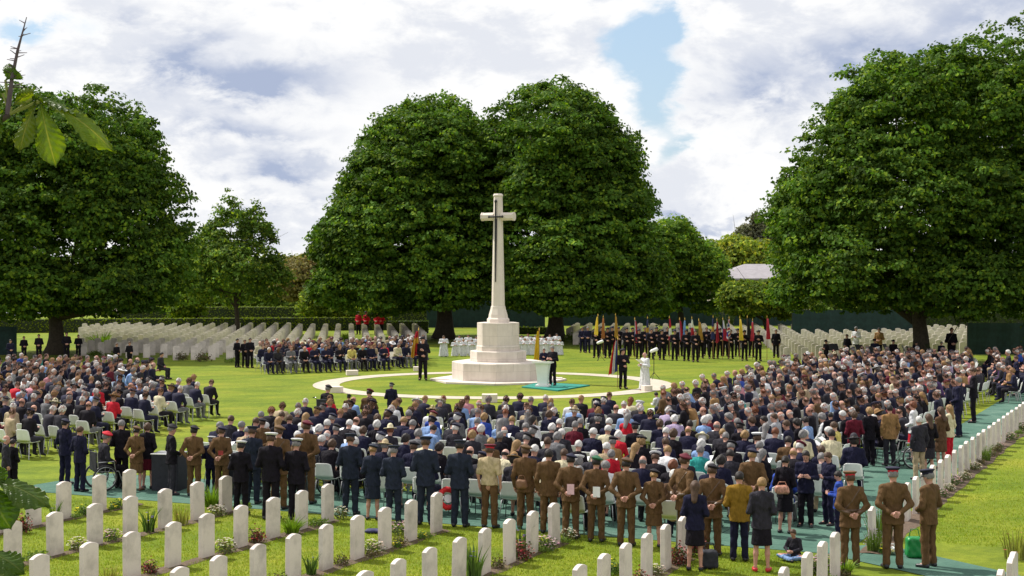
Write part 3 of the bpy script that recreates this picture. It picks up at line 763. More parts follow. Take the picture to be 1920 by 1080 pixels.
# headstone mesh: 81 cm limestone slab with a shallow curved top and eased edges
def headstone_mesh(w=.385, t=.085, H=.81, seg=12):
    prof = [(-w / 2, -.05), (w / 2, -.05), (w / 2, H - .055)]
    for i in range(1, seg): a = 1 - 2 * i / seg; prof.append((a * w / 2, H - .055 * a * a))
    prof.append((-w / 2, H - .055)); n = len(prof); V = []
    b = .006
    cx0 = 0; cz0 = .4
    for y, ins in ((-t / 2, b), (-t / 2 + b, 0), (t / 2 - b, 0), (t / 2, b)):
        for x, z in prof: V.append((x * (1 - ins / (w / 2)), y, z - (ins if z > .3 else 0)))
    F = [tuple(range(n)), tuple(range(3 * n, 4 * n))[::-1]]
    for k in range(3):
        for i in range(n): F.append((k * n + i, k * n + (i + 1) % n, (k + 1) * n + (i + 1) % n, (k + 1) * n + i)[::-1])
    return mesh_np('headstone', V, F, [M['stone']])
HS = headstone_mesh()
ORD = ['first', 'second', 'third', 'fourth', 'fifth', 'sixth', 'seventh', 'eighth', 'ninth', 'tenth', 'eleventh', 'twelfth', 'thirteenth', 'fourteenth', 'fifteenth', 'sixteenth', 'seventeenth', 'eighteenth', 'nineteenth', 'twentieth',
       'twenty-first', 'twenty-second', 'twenty-third', 'twenty-fourth', 'twenty-fifth', 'twenty-sixth', 'twenty-seventh', 'twenty-eighth', 'twenty-ninth', 'thirtieth'] + ['thirty-%s' % w for w in ('first', 'second', 'third', 'fourth', 'fifth', 'sixth', 'seventh', 'eighth', 'ninth')] + ['fortieth'] + ['forty-%s' % w for w in ('first', 'second', 'third', 'fourth', 'fifth', 'sixth', 'seventh', 'eighth', 'ninth')]
STONES = []
def stone(x, y, label, group, rot=65.5, jit=1.0):
    o = link('headstone', HS); o.location = (x, y, 0)
    o.rotation_euler = (R(random.gauss(0, .6)), R(random.gauss(0, .5)), R(rot + random.gauss(0, 1.2) * jit))
    tag(o, label, 'headstone', group); STONES.append(o); return o
rown = {1: 'leftmost', 2: 'second', 3: 'third', 4: 'fourth', 5: 'fifth', 6: 'sixth', 7: 'long right', 8: 'lower right corner'}
NEAR = []
for r, pts in ROWPX.items():
    W = [ground(u, v, .81) for u, v in pts]; W.sort(key=lambda p: p[1])
    c = float(np.mean([sc(*p)[1] for p in W])); RC[r] = c
    s0, s1 = sc(*W[0])[0], sc(*W[-1])[0]
    # carry the row on towards the camera as far as the picture can show
    ss = [sc(*p)[0] for p in W]
    k = 0; lo = ss[0]
    while k < (3 if r != 8 else 1): k += 1; lo -= 1.05; ss.insert(0, lo)
    vis = len(pts)
    for i, s in enumerate(ss):
        x, y = ax(s, c); n = len(ss) - 1 - i
        if (y < 19.5): continue
        u = 960 + x / y * FPX
        if u < -60 or u > 2000: continue
        if r <= 6: lab = 'white headstone, %s from the path end in the %s near row from left' % (ORD[n], ORD[r - 1])
        elif r == 7: lab = 'white headstone, %s stone in front of the belted khaki officer' % ORD[n]
        else: lab = 'white headstone in the lower right corner, %s from the back' % ORD[n]
        stone(x, y, lab, 'headstones in the near plot'); NEAR.append((s, c, r))
    if r < 7: bed('soil_bed', ss[0] - .4, ss[-1] + .3, c)
c7 = RC[7]
ss7 = [sc(*ground(1640, 950, .81))[0]]; x = sc(*ground(1705, 905, .81))[0]
while x < 76: ss7.append(x); x += 1.05
RC7S = ss7
for i, s in enumerate(ss7):
    x, y = ax(s, c7)
    if 960 + x / y * FPX > 1985: continue
    stone(x, y, 'white headstone beside the right green matting, %s away from the khaki officers' % ORD[min(i, 49)], 'headstones in the near plot')
bed('soil_bed', sc(*ground(1569, 998, .81))[0] - 4, sc(*ground(1569, 998, .81))[0] + .3, c7 + .06, .5); bed('soil_bed', sc(*ground(1640, 950, .81))[0] - .5, 76, c7 + .06, .5)
bed('soil_bed', sc(*ground(1905, 1035, .81))[0] - 3, sc(*ground(1905, 1035, .81))[0] + 1.2, RC[8], .5)

# ------------------------------------------------------------------ ring path, cross
RCX, RCY = -.85, 69.8
def annulus(r0, r1, n, z):
    V = []; F = []
    for i in range(n):
        t = 2 * PI * i / n
        V += [(RCX + r0 * math.cos(t), RCY + r0 * math.sin(t), z), (RCX + r1 * math.cos(t), RCY + r1 * math.sin(t), z)]
    for i in range(n): a = 2 * i; b = 2 * ((i + 1) % n); F.append((a, a + 1, b + 1, b))
    return V, F
V, F = annulus(6.85, 8.03, 96, .012); struct('ring_path', mesh_np('ring_path', V, F, [M['ring']]), 'circular pale stone path round the cross')
CX, CY = -.64, 71.9; CROT = R(-24.5)
def octo(r): return r / math.cos(PI / 8)
cr = empty('memorial_cross', (CX, CY, 0), CROT); tag(cr, 'tall white stone memorial cross with bronze sword on stepped octagonal base', 'memorial cross')
Z = lambda v, Y=CY - 1.0: EYE - (v - 497) * Y / FPX
def octpart(name, rings, mat=M['blocks'], bev=.012):
    m = MB(); m.ring([(octo(r), z) for r, z in rings], 8, rz=PI / 8); me = m.mesh(name, [mat]); 
    if bev: bevel_mesh(me, bev, 2)
    return link(name, me, cr)
octpart('plinth_slab', [(2.92, 0), (2.92, .09)])
octpart('lower_step', [(1.98, .09), (1.98, .86), (1.93, .90)])
octpart('middle_step', [(1.20, .90), (1.20, 1.36), (1.17, 1.39)])
octpart('upper_step', [(.93, 1.39), (.93, 1.58), (.90, 1.66)])
octpart('base_block', [(.90, 1.66), (.90, 2.68)])
m = MB(); m.ring([(octo(.48), 2.68), (octo(.48), 2.84), (octo(.42), 2.90), (octo(.40), 3.05), (octo(.33), 3.30), (octo(.31), 3.42), (octo(.285), 3.46)], 8, rz=PI / 8)
link('shaft_foot', bevel_mesh(m.mesh('shaft_foot', [M['cross']]), .008, 1), cr)
m = MB(); m.ring([(octo(.285), 3.46), (octo(.205), 7.38)], 8, rz=PI / 8); m.ring([(octo(.205), 7.75), (octo(.19), 8.48), (octo(.215), 8.50), (octo(.215), 8.56), (octo(.17), 8.62)], 8, rz=PI / 8)
m.ring([(octo(.21), 7.38), (octo(.21), 7.75)], 8, rz=PI / 8)
link('shaft', bevel_mesh(m.mesh('shaft', [M['cross']]), .006, 1), cr)
m = MB()
for s in (-1, 1):
    V = []; n = 8
    for (xx, r) in ((s * .18, .19), (s * .74, .175), (s * .76, .195), (s * .82, .195)):
        for k in range(n): t = PI / 8 + k * PI / 4; V.append((xx, octo(r) * math.cos(t), 7.565 + octo(r) * math.sin(t)))
    F = []
    for i in range(3):
        for k in range(n): F.append((i * n + k, i * n + (k + 1) % n, (i + 1) * n + (k + 1) % n, (i + 1) * n + k))
    F += [tuple(range(n)), tuple(range(3 * n, 4 * n))]; m.add(V, F)
import bmesh
me = m.mesh('cross_arm', [M['cross']]); bm = bmesh.new(); bm.from_mesh(me); bmesh.ops.recalc_face_normals(bm, faces=bm.faces); bm.to_mesh(me); bm.free()
link('cross_arm', me, cr)
m = MB(); ys = -.30
def swy(z): return -(.285 - (z - 3.46) / 3.92 * .08) - .045
m.add([(-.055, swy(7.4) - .02, 7.45), (.055, swy(7.4) - .02, 7.45), (.012, swy(4.6) , 4.55), (-.012, swy(4.6), 4.55), (-.055, swy(7.4) + .02, 7.45), (.055, swy(7.4) + .02, 7.45), (.012, swy(4.6) + .05, 4.55), (-.012, swy(4.6) + .05, 4.55), (0, swy(7.4) - .04, 7.45), (0, swy(4.6) - .02, 4.55)],
      [(0, 8, 9, 3), (8, 1, 2, 9), (4, 7, 6, 5), (1, 5, 6, 2), (0, 3, 7, 4), (3, 9, 2, 6, 7), (0, 4, 5, 1, 8)])
sw = link('bronze_sword', m.mesh('sword_blade', [M['bronze']]), cr)
m = MB(); m.tube([(-.34, -.275, 7.55), (.34, -.275, 7.55)], .034, 8)
for s in (-1, 1): m.ring([(.02, 7.49), (.05, 7.53), (.05, 7.57), (.02, 7.61)], 8, (s * .34, -.275))
link('sword_guard', m.mesh('sword_guard', [M['bronze']]), sw)
m = MB(); m.tube([(0, -.28, 7.45), (0, -.27, 8.2)], .036, 8); m.ring([(.02, 8.18), (.06, 8.22), (.065, 8.28), (.03, 8.34)], 10, (0, -.27)); link('sword_hilt', m.mesh('sword_hilt', [M['bronze']]), sw)

# stone benches round the ring: curved blocks
def stone_block(u, v, w, d, h, rot, label):
    x, y = ground(u, v); m = MB(); n = 8
    V = []; F = []
    for i in range(n + 1):
        t = (i / n - .5); xx = t * w; yy = -.16 * (1 - 4 * t * t) * w * .5
        for (a, b) in ((0, 0), (d, 0), (d, h), (0, h)): V.append((xx, yy + a, b))
    for i in range(n):
        for k in range(4): F.append((i * 4 + k, i * 4 + (k + 1) % 4, (i + 1) * 4 + (k + 1) % 4, (i + 1) * 4 + k))
    F += [(0, 1, 2, 3), (n * 4 + 3, n * 4 + 2, n * 4 + 1, n * 4)]
    m.add(V, F); me = m.mesh('stone_bench', [M['cross']])
    bm = bmesh.new(); bm.from_mesh(me); bmesh.ops.recalc_face_normals(bm, faces=bm.faces); bm.to_mesh(me); bm.free(); bevel_mesh(me, .02, 2)
    o = link('stone_bench', me, None, (x, y, 0), R(rot)); tag(o, label, 'stone bench', 'low stone blocks round the ring path'); return o
stone_block(661, 704, .56, .45, .24, 12, 'low curved stone block on the ring path behind and left of the standard bearer')
stone_block(782, 696, .36, .4, .22, 5, 'small pale stone block beside the feet of the left standard bearer')
stone_block(628, 737, .48, .4, .26, -12, 'grey stone block on the left front edge of the ring path')
stone_block(1216, 734, .36, .45, .24, 14, 'pale stone block at the hem of the white robed priest')
stone_block(918, 755, .60, .45, .32, 0, 'grey stone block at the front of the ring path behind the seated heads')
stone_block(1048, 714, .34, .4, .14, 0, 'flat pale stone beside the man at the lectern')

# lectern platform
pc = [ground(978, 727), ground(1010, 718.5), ground(1106, 724), ground(1046, 734)]
slab_me = slab('carpet', pc, .002, .055, M['mat_teal']); bm = bmesh.new(); bm.from_mesh(slab_me); bmesh.ops.recalc_face_normals(bm, faces=bm.faces); bm.to_mesh(slab_me); bm.free()
tag(link('carpet', slab_me), 'bright teal green carpeted platform under the white lectern', 'carpet')
lx, ly = ground(1018, 727)
lec = empty('lectern', (lx, ly, .055), R(-14)); tag(lec, 'white lectern with flared panelled column on the teal carpet', 'lectern')
m = MB(); m.box(0, 0, .04, .60, .50, .08); link('foot', bevel_mesh(m.mesh('foot', [M['white']]), .012, 2), lec)
m = MB(); m.ring([(.30, .08), (.34, .55), (.42, 1.02)], 4, rz=PI / 4, sy=.8); link('column', bevel_mesh(m.mesh('column', [M['white']]), .01, 2), lec)
m = MB(); m.add([(-.42, -.34, 1.02), (.42, -.34, 1.02), (.42, .34, 1.02), (-.42, .34, 1.02), (-.42, -.34, 1.12), (.42, -.34, 1.12), (.42, .34, 1.06), (-.42, .34, 1.06)], [(3, 2, 1, 0), (4, 5, 6, 7), (0, 1, 5, 4), (1, 2, 6, 5), (2, 3, 7, 6), (3, 0, 4, 7)])
link('top', bevel_mesh(m.mesh('top', [M['white']]), .01, 2), lec)

# ------------------------------------------------------------------ far graves
FAR = []
def far_field(poly, ang, ds, dr):
    """graves side by side along one axis (ds apart), rows dr apart along the heading ang"""
    f = (math.cos(R(ang)), math.sin(R(ang))); a = (f[1], -f[0])
    pts = np.array([(x * a[0] + y * a[1], x * f[0] + y * f[1]) for x, y in poly]); (a0, f0), (a1, f1) = pts.min(0), pts.max(0)
    out = []
    for i in range(int((f1 - f0) / dr) + 1):
        for j in range(int((a1 - a0) / ds) + 1):
            p, q = a0 + j * ds, f0 + i * dr; x, y = p * a[0] + q * f[0], p * a[1] + q * f[1]; ok = False; m_ = len(poly) - 1
            for n_ in range(len(poly)):
                xi, yi = poly[n_]; xj, yj = poly[m_]
                if (yi > y) != (yj > y) and x < (xj - xi) * (y - yi) / (yj - yi) + xi: ok = not ok
                m_ = n_
            if ok: out.append((x, y, i, j))
    return out
LF = [ground(150, 668), ground(420, 680), ground(800, 646), ground(800, 625), ground(150, 622)]
RF = [ground(1062, 648), ground(1300, 652), ground(1440, 655), ground(1445, 684), ground(1480, 684), ground(1818, 672), ground(1818, 628), ground(1062, 623)]
fl = far_field(LF, 96, .98, 2.5); fr = far_field(RF, 84, .98, 2.5)
farp = [(p, 'l') for p in fl] + [(p, 'r') for p in fr]
farp.sort(key=lambda q: q[0][1])
nind = max(0, 297 - len(STONES))
print('near stones', len(STONES), 'far', len(fl), len(fr))
rws = {}
for q, sd_ in farp: rws.setdefault((sd_, q[2]), []).append(q[3])
rid = {sd_: {r: i for i, r in enumerate(sorted(k[1] for k in rws if k[0] == sd_))} for sd_ in 'lr'}
for k in rws: rws[k].sort()
for i, (q, sd_) in enumerate(farp[:nind]):
    x, y = q[:2]
    stone(x, y, 'small pale headstone, far %s field, %s row from front, %s from left' % ('left' if sd_ == 'l' else 'right', ORD[rid[sd_][q[2]]], ORD[min(49, rws[(sd_, q[2])].index(q[3]))]), 'headstones in the far field on the ' + ('left' if sd_ == 'l' else 'right'), rot=6 if sd_ == 'l' else -6)
rest = farp[nind:]
if rest:
    hv = np.array([v.co[:] for v in HS.vertices]); hf = [tuple(p.vertices) for p in HS.polygons]; V = []; F = []
    for (x, y, _r, _c), q_ in rest:
        a = R((6 if q_ == 'l' else -6) + random.gauss(0, 1)); Rm = np.array([[math.cos(a), -math.sin(a), 0], [math.sin(a), math.cos(a), 0], [0, 0, 1]])
        o = len(V); V += (hv @ Rm.T + np.array([x, y, 0])).tolist(); F += [tuple(i + o for i in f) for f in hf]
    o = link('headstones', mesh_np('headstones', V, F, [M['stone']])); tag(o, 'farthest rows of small pale headstones along the hedge', 'headstones', kind='stuff')

# ------------------------------------------------------------------ foliage
def leaf_quads(C, N, size, col, rg, aspect=.75, droop=.25):
    """one bent leaf (two triangles) per centre C, facing roughly N"""
    n = len(C); N = N / (np.linalg.norm(N, axis=1, keepdims=True) + 1e-9)
    r = rg.normal(size=(n, 3)); T = np.cross(N, r); T /= np.linalg.norm(T, axis=1, keepdims=True) + 1e-9; B = np.cross(N, T)
    s = size * rg.uniform(.6, 1.3, n)[:, None]
    a = C - T * s * .5; b = C + B * s * aspect * .5 - N * s * droop * .4; c = C + T * s * .5 - N * s * droop; d = C - B * s * aspect * .5 - N * s * droop * .4
    V = np.stack([a, b, c, d], 1).reshape(-1, 3); i = np.arange(n) * 4
    F = np.concatenate([np.stack([i, i + 1, i + 2], 1), np.stack([i, i + 2, i + 3], 1)])
    return V, F, np.repeat(col, 4, axis=0)
def foliage(lobes, nclump, per, size, cr, base, rg, inner=.38, tipcol=(2.9, 2.2, .9), flat=.8, topn=.42):
    """leaf clumps spread over the shell of a union of ellipsoids; clumps are lumpy cushions so that light catches their tops"""
    sub = []
    for l in lobes:
        for _ in range(9):
            dd = rg.normal(size=3); dd /= np.linalg.norm(dd); dd[2] = abs(dd[2]) * 1.1 - .35; q = rg.uniform(.20, .36); mr = (l[3] + l[4] + l[5]) / 3
            sub.append((l[0] + dd[0] * l[3] * .84, l[1] + dd[1] * l[4] * .84, l[2] + dd[2] * l[5] * .84, mr * q * 1.15, mr * q * 1.15, mr * q))
    nm = len(lobes); L = np.array(list(lobes) + sub, float); A = L[:, 3] * L[:, 4] + L[:, 3] * L[:, 5]; A[nm:] *= 1.5; pr = A / A.sum()
    k = rg.choice(len(L), nclump * 2, p=pr); d = rg.normal(size=(nclump * 2, 3)); d /= np.linalg.norm(d, axis=1, keepdims=True)
    rad = np.where(rg.random(nclump * 2) < inner, rg.uniform(.55, .9, nclump * 2), rg.uniform(.88, 1.06, nclump * 2))
    rad = rad * (1 + .07 * np.sin(d[:, 0] * 7 + k) * np.sin(d[:, 2] * 9 + k * 2) + .05 * np.sin(d[:, 1] * 11 + d[:, 2] * 13))
    C = L[k, :3] + d * L[k, 3:6] * rad[:, None]
    deep = np.zeros(len(C), bool)
    for j in range(nm):
        q = (C - L[j, :3]) / L[j, 3:6]; deep |= ((np.sqrt((q * q).sum(1)) < .62) & (rg.random(len(C)) > .30))
    C = C[~deep][:nclump]; D = d[~deep][:nclump]; n = len(C)
    cs = cr * rg.uniform(.6, 1.35, n)
    e = rg.normal(size=(n, per, 3)); e /= np.linalg.norm(e, axis=2, keepdims=True); e[:, :, 2] = np.abs(e[:, :, 2]) * .9 - .12
    P = C[:, None] + e * (cs[:, None, None] * np.array([1, 1, flat])) * rg.uniform(.35, 1.1, (n, per, 1)) ** .7 + D[:, None] * .1
    Nn = e * .8 + np.array([0, 0, topn]) + D[:, None] * .45 + rg.normal(size=(n, per, 3)) * .55
    t = rg.random((n, per, 1)); cl = rg.normal(size=(n, 1, 1)) * .24 + (rg.normal(size=len(L)) * .10)[k[~deep][:nclump]][:, None, None]
    colr = np.array(base) * np.clip(1 + cl + (t - .5) * .45, .35, 2); colr = colr * (1 + (np.array(tipcol) - 1) * (rg.random((n, per, 1)) < .25) * .6)
    return leaf_quads(P.reshape(-1, 3), Nn.reshape(-1, 3), size, np.clip(colr.reshape(-1, 3), .003, .5), rg)
GREEN = (.064, .128, .016)
def trunk_mesh(x0, base_r, h, limbs, rg, lean=(0, 0)):
    m = MB(); n = 7
    pts = []; rad = []
    for i in range(n + 1):
        t = i / n; pts.append((lean[0] * t + .08 * math.sin(t * 5), lean[1] * t, h * t)); rad.append(base_r * ((1 + .55 * (1 - t) ** 6) * (1 - .35 * t)))
    m.tube(pts, rad, 12)
    for (z0, ex, ey, ez, r) in limbs:
        a = Vector((lean[0] * z0 / h, lean[1] * z0 / h, z0)); b = Vector((ex, ey, ez)); mid = a.lerp(b, .5) + Vector((0, 0, -.08 * (b - a).length))
        q = [a, a.lerp(mid, .5), mid, mid.lerp(b, .5), b]; m.tube(q, [r, r * .8, r * .6, r * .4, r * .2], 7)
        for _ in range(3):
            s = q[rg.integers(2, 4)]; e = s + Vector(rg.normal(size=3).tolist()) * 1.4 + Vector((0, 0, .8)); m.tube([s, s.lerp(e, .5) + Vector((0, 0, .1)), e], [r * .35, r * .22, r * .08], 5)
    return m.mesh('trunk', [M['bark']], True)
def tree(label, x, y, lobes, nclump, per, size, crad, trunk_r, trunk_h, seed, base=GREEN, name='chestnut_tree', nlimb=9, lean=(0, 0), group=None, inner=.38, flat=.8, tip=(3.1, 2.1, .9)):
    rg = np.random.default_rng(seed); o = empty(name, (x, y, 0)); tag(o, label, 'tree', group); nclump = int(nclump * 1.22)
    L = np.array(lobes, float); limbs = []
    for i in range(nlimb):
        l = L[rg.integers(len(L))]; a = rg.uniform(0, 2 * PI); e = rg.uniform(.05, .8)
        limbs.append((rg.uniform(.6, 1.0) * trunk_h, l[0] + l[3] * .75 * math.cos(a), l[1] + l[4] * .75 * math.sin(a), l[2] + l[5] * e * .8, trunk_r * rg.uniform(.25, .5)))
    link('trunk', trunk_mesh(0, trunk_r, trunk_h, limbs, rg, lean), o)
    V, F, c = foliage(lobes, nclump, per, size, crad, base, rg, inner=inner, flat=flat, tipcol=tip)
    link('crown', mesh_np('crown', V, F, [M['leaf']], False, c), o)
    return o
def at(u, v, Y):                    # crown lobe centre from where it shows, at distance Y
    return ((u - 960) / FPX * Y, height_at(Y, v))
def lobes_px(tx, ty, Y0, lst):
    """(u, v, ru_px, rv_px, dy, ry) -> lobes relative to the tree base"""
    out = []
    for (u, v, ru, rv, dy, ry) in lst:
        Y = Y0 + dy; X, Zz = at(u, v, Y); s = Y / FPX; out.append((X - tx, Y - ty, Zz, ru * s, ry, rv * s))
    return out
def ptree(label, u, Y, lst, nclump, per, size, crad, tr, th, seed, **k):
    x = (u - 960) / FPX * Y
    return tree(label, x, Y, lobes_px(x, Y, Y, lst), nclump, per, size, crad, tr, th, seed, **k)
ptree('huge chestnut tree with thick dark trunk on the left edge of the lawn', 103, 93, [
    (185, 300, 112, 118, 0, 5.5), (60, 320, 150, 145, 1, 6), (250, 420, 105, 132, 0, 5.5), (120, 440, 190, 150, 0, 7), (290, 500, 66, 76, -1, 4), (-20, 420, 130, 160, 1, 6), (215, 540, 100, 50, -3, 4), (40, 540, 120, 60, -3, 4.5)], 5200, 38, .235, .60, .50, 3.4, 21)
ptree('broad round chestnut tree behind the cross, the left one of the pair', 832, 112, [
    (785, 315, 106, 118, 0, 7), (735, 390, 92, 120, 0, 7), (845, 316, 66, 122, 0, 7), (880, 330, 42, 90, 0, 4), (790, 445, 165, 112, -1, 8), (690, 475, 84, 88, 0, 6), (625, 455, 30, 46, 0, 3), (840, 520, 120, 65, -3, 6), (640, 540, 46, 42, -2, 4), (720, 540, 90, 50, -3, 5), (790, 420, 150, 130, 3, 6), (760, 470, 120, 90, 4, 5)], 6400, 38, .26, .66, .62, 4.2, 22)
ptree('tall chestnut tree behind the cross, the right one of the pair', 1040, 110, [
    (1040, 276, 98, 112, 0, 7), (1105, 322, 84, 114, 0, 6), (950, 300, 44, 96, 0, 4), (1010, 375, 98, 122, 0, 7), (1125, 425, 94, 120, 0, 7), (1060, 470, 142, 105, -1, 8), (1165, 485, 64, 84, -1, 5), (1060, 540, 136, 50, -3, 6), (1185, 545, 55, 45, -2, 4)], 6000, 36, .26, .66, .58, 4.0, 23, inner=.15)
ptree('small upright tree with pointed tops and slim trunk left of the far hedge', 443, 118, [
    (434, 445, 40, 58, 0, 2.2), (480, 455, 30, 56, 0, 2), (440, 510, 84, 62, 0, 4), (392, 480, 36, 46, 0, 3), (505, 525, 28, 46, 0, 2.5), (380, 530, 26, 40, 0, 3), (434, 385, 8, 26, 0, .5), (476, 400, 7, 24, 0, .4), (415, 420, 8, 24, 0, .4), (500, 440, 8, 26, 0, .5), (455, 412, 7, 24, 0, .4)], 1150, 26, .22, .50, .20, 3.2, 24, name='young_tree', flat=1.0, base=(.095, .165, .028), inner=.4)
ptree('gigantic chestnut tree filling the right side above the dark trunk', 1725, 83, [
    (1800, 210, 122, 122, 0, 6), (1680, 250, 122, 142, 0, 6), (1590, 325, 98, 122, 0, 5.5), (1900, 200, 112, 150, 1, 6), (1700, 400, 200, 160, -1, 7), (1720, 340, 150, 140, 3, 5), (1560, 420, 80, 110, 3, 4), (1530, 390, 70, 94, 0, 4.5), (1880, 400, 160, 170, -1, 7), (1700, 385, 110, 100, -4, 4), (1500, 480, 46, 66, 0, 3.5), (1620, 510, 130, 75, -3, 5), (1800, 525, 150, 70, -3, 5), (1990, 440, 120, 180, 0, 6), (1930, 540, 90, 50, -3, 4), (1490, 550, 30, 34, 0, 3)], 8000, 38, .21, .54, .50, 3.2, 25)
ptree('lighter leafy tree between the tall chestnut and the far roof', 1275, 128, [
    (1258, 478, 58, 68, 0, 4), (1300, 505, 54, 54, 0, 4), (1240, 525, 60, 66, 0, 4), (1325, 545, 44, 44, 0, 3)], 1900, 30, .26, .60, .28, 2.8, 26, name='leafy_tree', base=(.085, .160, .020))
ptree('yellow green tree rising behind the far white roof', 1345, 165, [(1330, 505, 46, 50, 0, 5), (1375, 505, 56, 56, 0, 5), (1430, 505, 40, 50, 0, 4)], 1200, 24, .36, .75, .3, 3, 27, name='leafy_tree', base=(.15, .20, .03))
ptree('thin grey leaved poplar tree standing behind the far roof', 1408, 205, [(1418, 432, 8, 34, 0, 1), (1406, 445, 7, 32, 0, 1), (1392, 450, 7, 28, 0, 1), (1436, 440, 8, 30, 0, 1), (1450, 448, 8, 28, 0, 1), (1378, 460, 7, 22, 0, 1), (1410, 485, 40, 32, 0, 4)], 800, 16, .40, .7, .35, 5, 28, name='poplar_tree', base=(.15, .155, .10), flat=1.3, tip=(1.2, 1.0, .8))
ptree('bushy green tree in front of the far roof near the big chestnut', 1435, 120, [(1440, 562, 42, 30, 0, 3), (1395, 562, 42, 32, 0, 3), (1478, 562, 36, 34, 0, 3)], 1200, 24, .26, .50, .2, 1.2, 29, name='leafy_bush', base=(.10, .155, .02))
ptree('brownish overgrown tree between the small tree and the left chestnut', 565, 160, [(575, 525, 32, 42, 0, 4), (545, 530, 24, 36, 0, 3), (600, 522, 24, 44, 0, 3)], 1000, 24, .34, .7, .25, 3, 30, name='leafy_tree', base=(.18, .16, .06), flat=1.1, tip=(1.3, .9, .7))
ptree('low light green bush under the left chestnut of the pair', 610, 130, [(600, 572, 44, 24, 0, 2), (645, 582, 40, 18, 0, 2)], 700, 22, .24, .45, .12, .8, 31, name='leafy_bush', base=(.13, .20, .02))
ptree('light green shrub between the left chestnut and the small tree', 375, 130, [(366, 560, 22, 34, 0, 2), (345, 578, 26, 22, 0, 2)], 500, 22, .24, .45, .12, .8, 32, name='leafy_bush', base=(.12, .19, .02))
def hp_(u, Y): return (u - 960) / FPX * Y
# far wood closing the horizon
rg = np.random.default_rng(5); lb = []
for i in range(80):
    x = -120 + 240 * i / 79 + rg.uniform(-2, 2); lb.append((x, 255 + rg.uniform(-8, 8), rg.uniform(1.5, 3.0), rg.uniform(4, 7), 5, rg.uniform(3.0, 5.5)))
V, F, c = foliage(lb, 9000, 11, .8, 1.2, (.11, .15, .035), rg)
o = link('far_wood', mesh_np('far_wood', V, F, [M['leaf']], False, c)); tag(o, 'distant belt of trees along the horizon', 'woodland', kind='stuff')

lb = []
for i in range(110):
    Y = 178 + rg.uniform(-4, 4); x = hp_(-100 + 2150 * i / 109, Y); hh = rg.uniform(1.6, 3.0); lb.append((x, Y, hh * .7, rg.uniform(1.6, 3), 2.5, hh))
V, F, c = foliage(lb, 9000, 12, .5, .8, (.10, .155, .03), rg)
o = link('far_shrubs', mesh_np('far_shrubs', V, F, [M['leaf']], False, c)); tag(o, 'continuous band of green shrubs beyond the hedges', 'shrubs', kind='stuff')
# hedges: clipped boxes with a leafy skin
def hedge(label, p0, p1, h, d, base, seed, z0=0.0):
    rg = np.random.default_rng(seed); x0, y0 = p0; x1, y1 = p1; L = math.hypot(x1 - x0, y1 - y0); a = math.atan2(y1 - y0, x1 - x0)
    m = MB(); m.box(0, 0, h / 2, L, d * .92, h * .97)
    o = empty('hedge', ((x0 + x1) / 2, (y0 + y1) / 2, z0), a); tag(o, label, 'hedge', 'clipped hedges round the cemetery')
    dk = simple('hedge_twigs', (.02, .03, .010), .95, 8, .3); link('hedge_core', m.mesh('hedge_core', [dk]), o)
    n = int(L * (h * 2 + d) * 55); side = rg.choice(3, n, p=[h / (2 * h + d), h / (2 * h + d), d / (2 * h + d)])
    P = np.zeros((n, 3)); N = np.zeros((n, 3)); P[:, 0] = rg.uniform(-L / 2, L / 2, n); P[:, 1] = rg.uniform(-d / 2, d / 2, n); P[:, 2] = rg.uniform(0, h, n)
    P[side == 0, 1] = -d / 2; N[side == 0, 1] = -1; P[side == 1, 1] = d / 2; N[side == 1, 1] = 1; P[side == 2, 2] = h; N[side == 2, 2] = 1
    P += rg.normal(size=(n, 3)) * .035; N += rg.normal(size=(n, 3)) * .6
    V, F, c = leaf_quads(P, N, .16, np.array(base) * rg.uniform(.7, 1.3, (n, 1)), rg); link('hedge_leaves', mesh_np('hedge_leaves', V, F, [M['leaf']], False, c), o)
    return o
def hp(u, Y): return ((u - 960) / FPX * Y, Y)
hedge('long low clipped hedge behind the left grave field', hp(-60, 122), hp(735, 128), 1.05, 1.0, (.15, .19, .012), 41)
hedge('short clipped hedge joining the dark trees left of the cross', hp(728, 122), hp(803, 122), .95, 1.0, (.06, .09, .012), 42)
hedge('taller hedge further back beyond the left grave field', hp(225, 138), hp(812, 138), 1.62, 1.4, (.14, .18, .03), 43)
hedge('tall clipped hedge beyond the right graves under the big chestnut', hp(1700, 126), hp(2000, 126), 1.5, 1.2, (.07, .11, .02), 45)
hedge('low hedge behind the choir right of the cross', hp(968, 120), hp(1026, 120), .55, .6, (.10, .14, .012), 44)
for i, (u0, u1, Y, h, lab) in enumerate(((800, 1022, 132, 2.3, 'dark green netting fence behind the pair of chestnuts'), (1045, 1500, 136, 2.2, 'long dark green netting fence behind the flag bearers'),
        (1486, 1722, 112, 2.1, 'dark netting fence under the big right chestnut'), (1815, 2000, 92, 1.9, 'tall dark green netting fence at the far right'), (-60, 31, 92, 1.7, 'dark green netting fence at the far left edge'))):
    x0, y0 = hp(u0, Y); x1, y1 = hp(u1, Y); o = empty('netting_fence', (x0, y0, 0)); tag(o, lab, 'fence', 'green netting fences')
    m = MB(); n = int((x1 - x0) / .25); V = []; F = []
    for k in range(n + 1):
        xx = (x1 - x0) * k / n; yy = .05 * math.sin(k * 1.1) * math.sin(k * .13)
        V += [(xx, yy, .02), (xx, yy, h), (xx, yy + .012, .02), (xx, yy + .012, h)]
    for k in range(n): a = 4 * k; F += [(a, a + 4, a + 5, a + 1), (a + 2, a + 3, a + 7, a + 6), (a + 1, a + 5, a + 7, a + 3)]
    m.add(V, F); link('netting', m.mesh('netting', [M['fence']]), o)
    for k in range(0, n, 12):
        p = MB(); p.tube([((x1 - x0) * k / n, .07, 0), ((x1 - x0) * k / n, .07, h + .05)], .03, 6); link('post', p.mesh('post', [M['black']]), o)

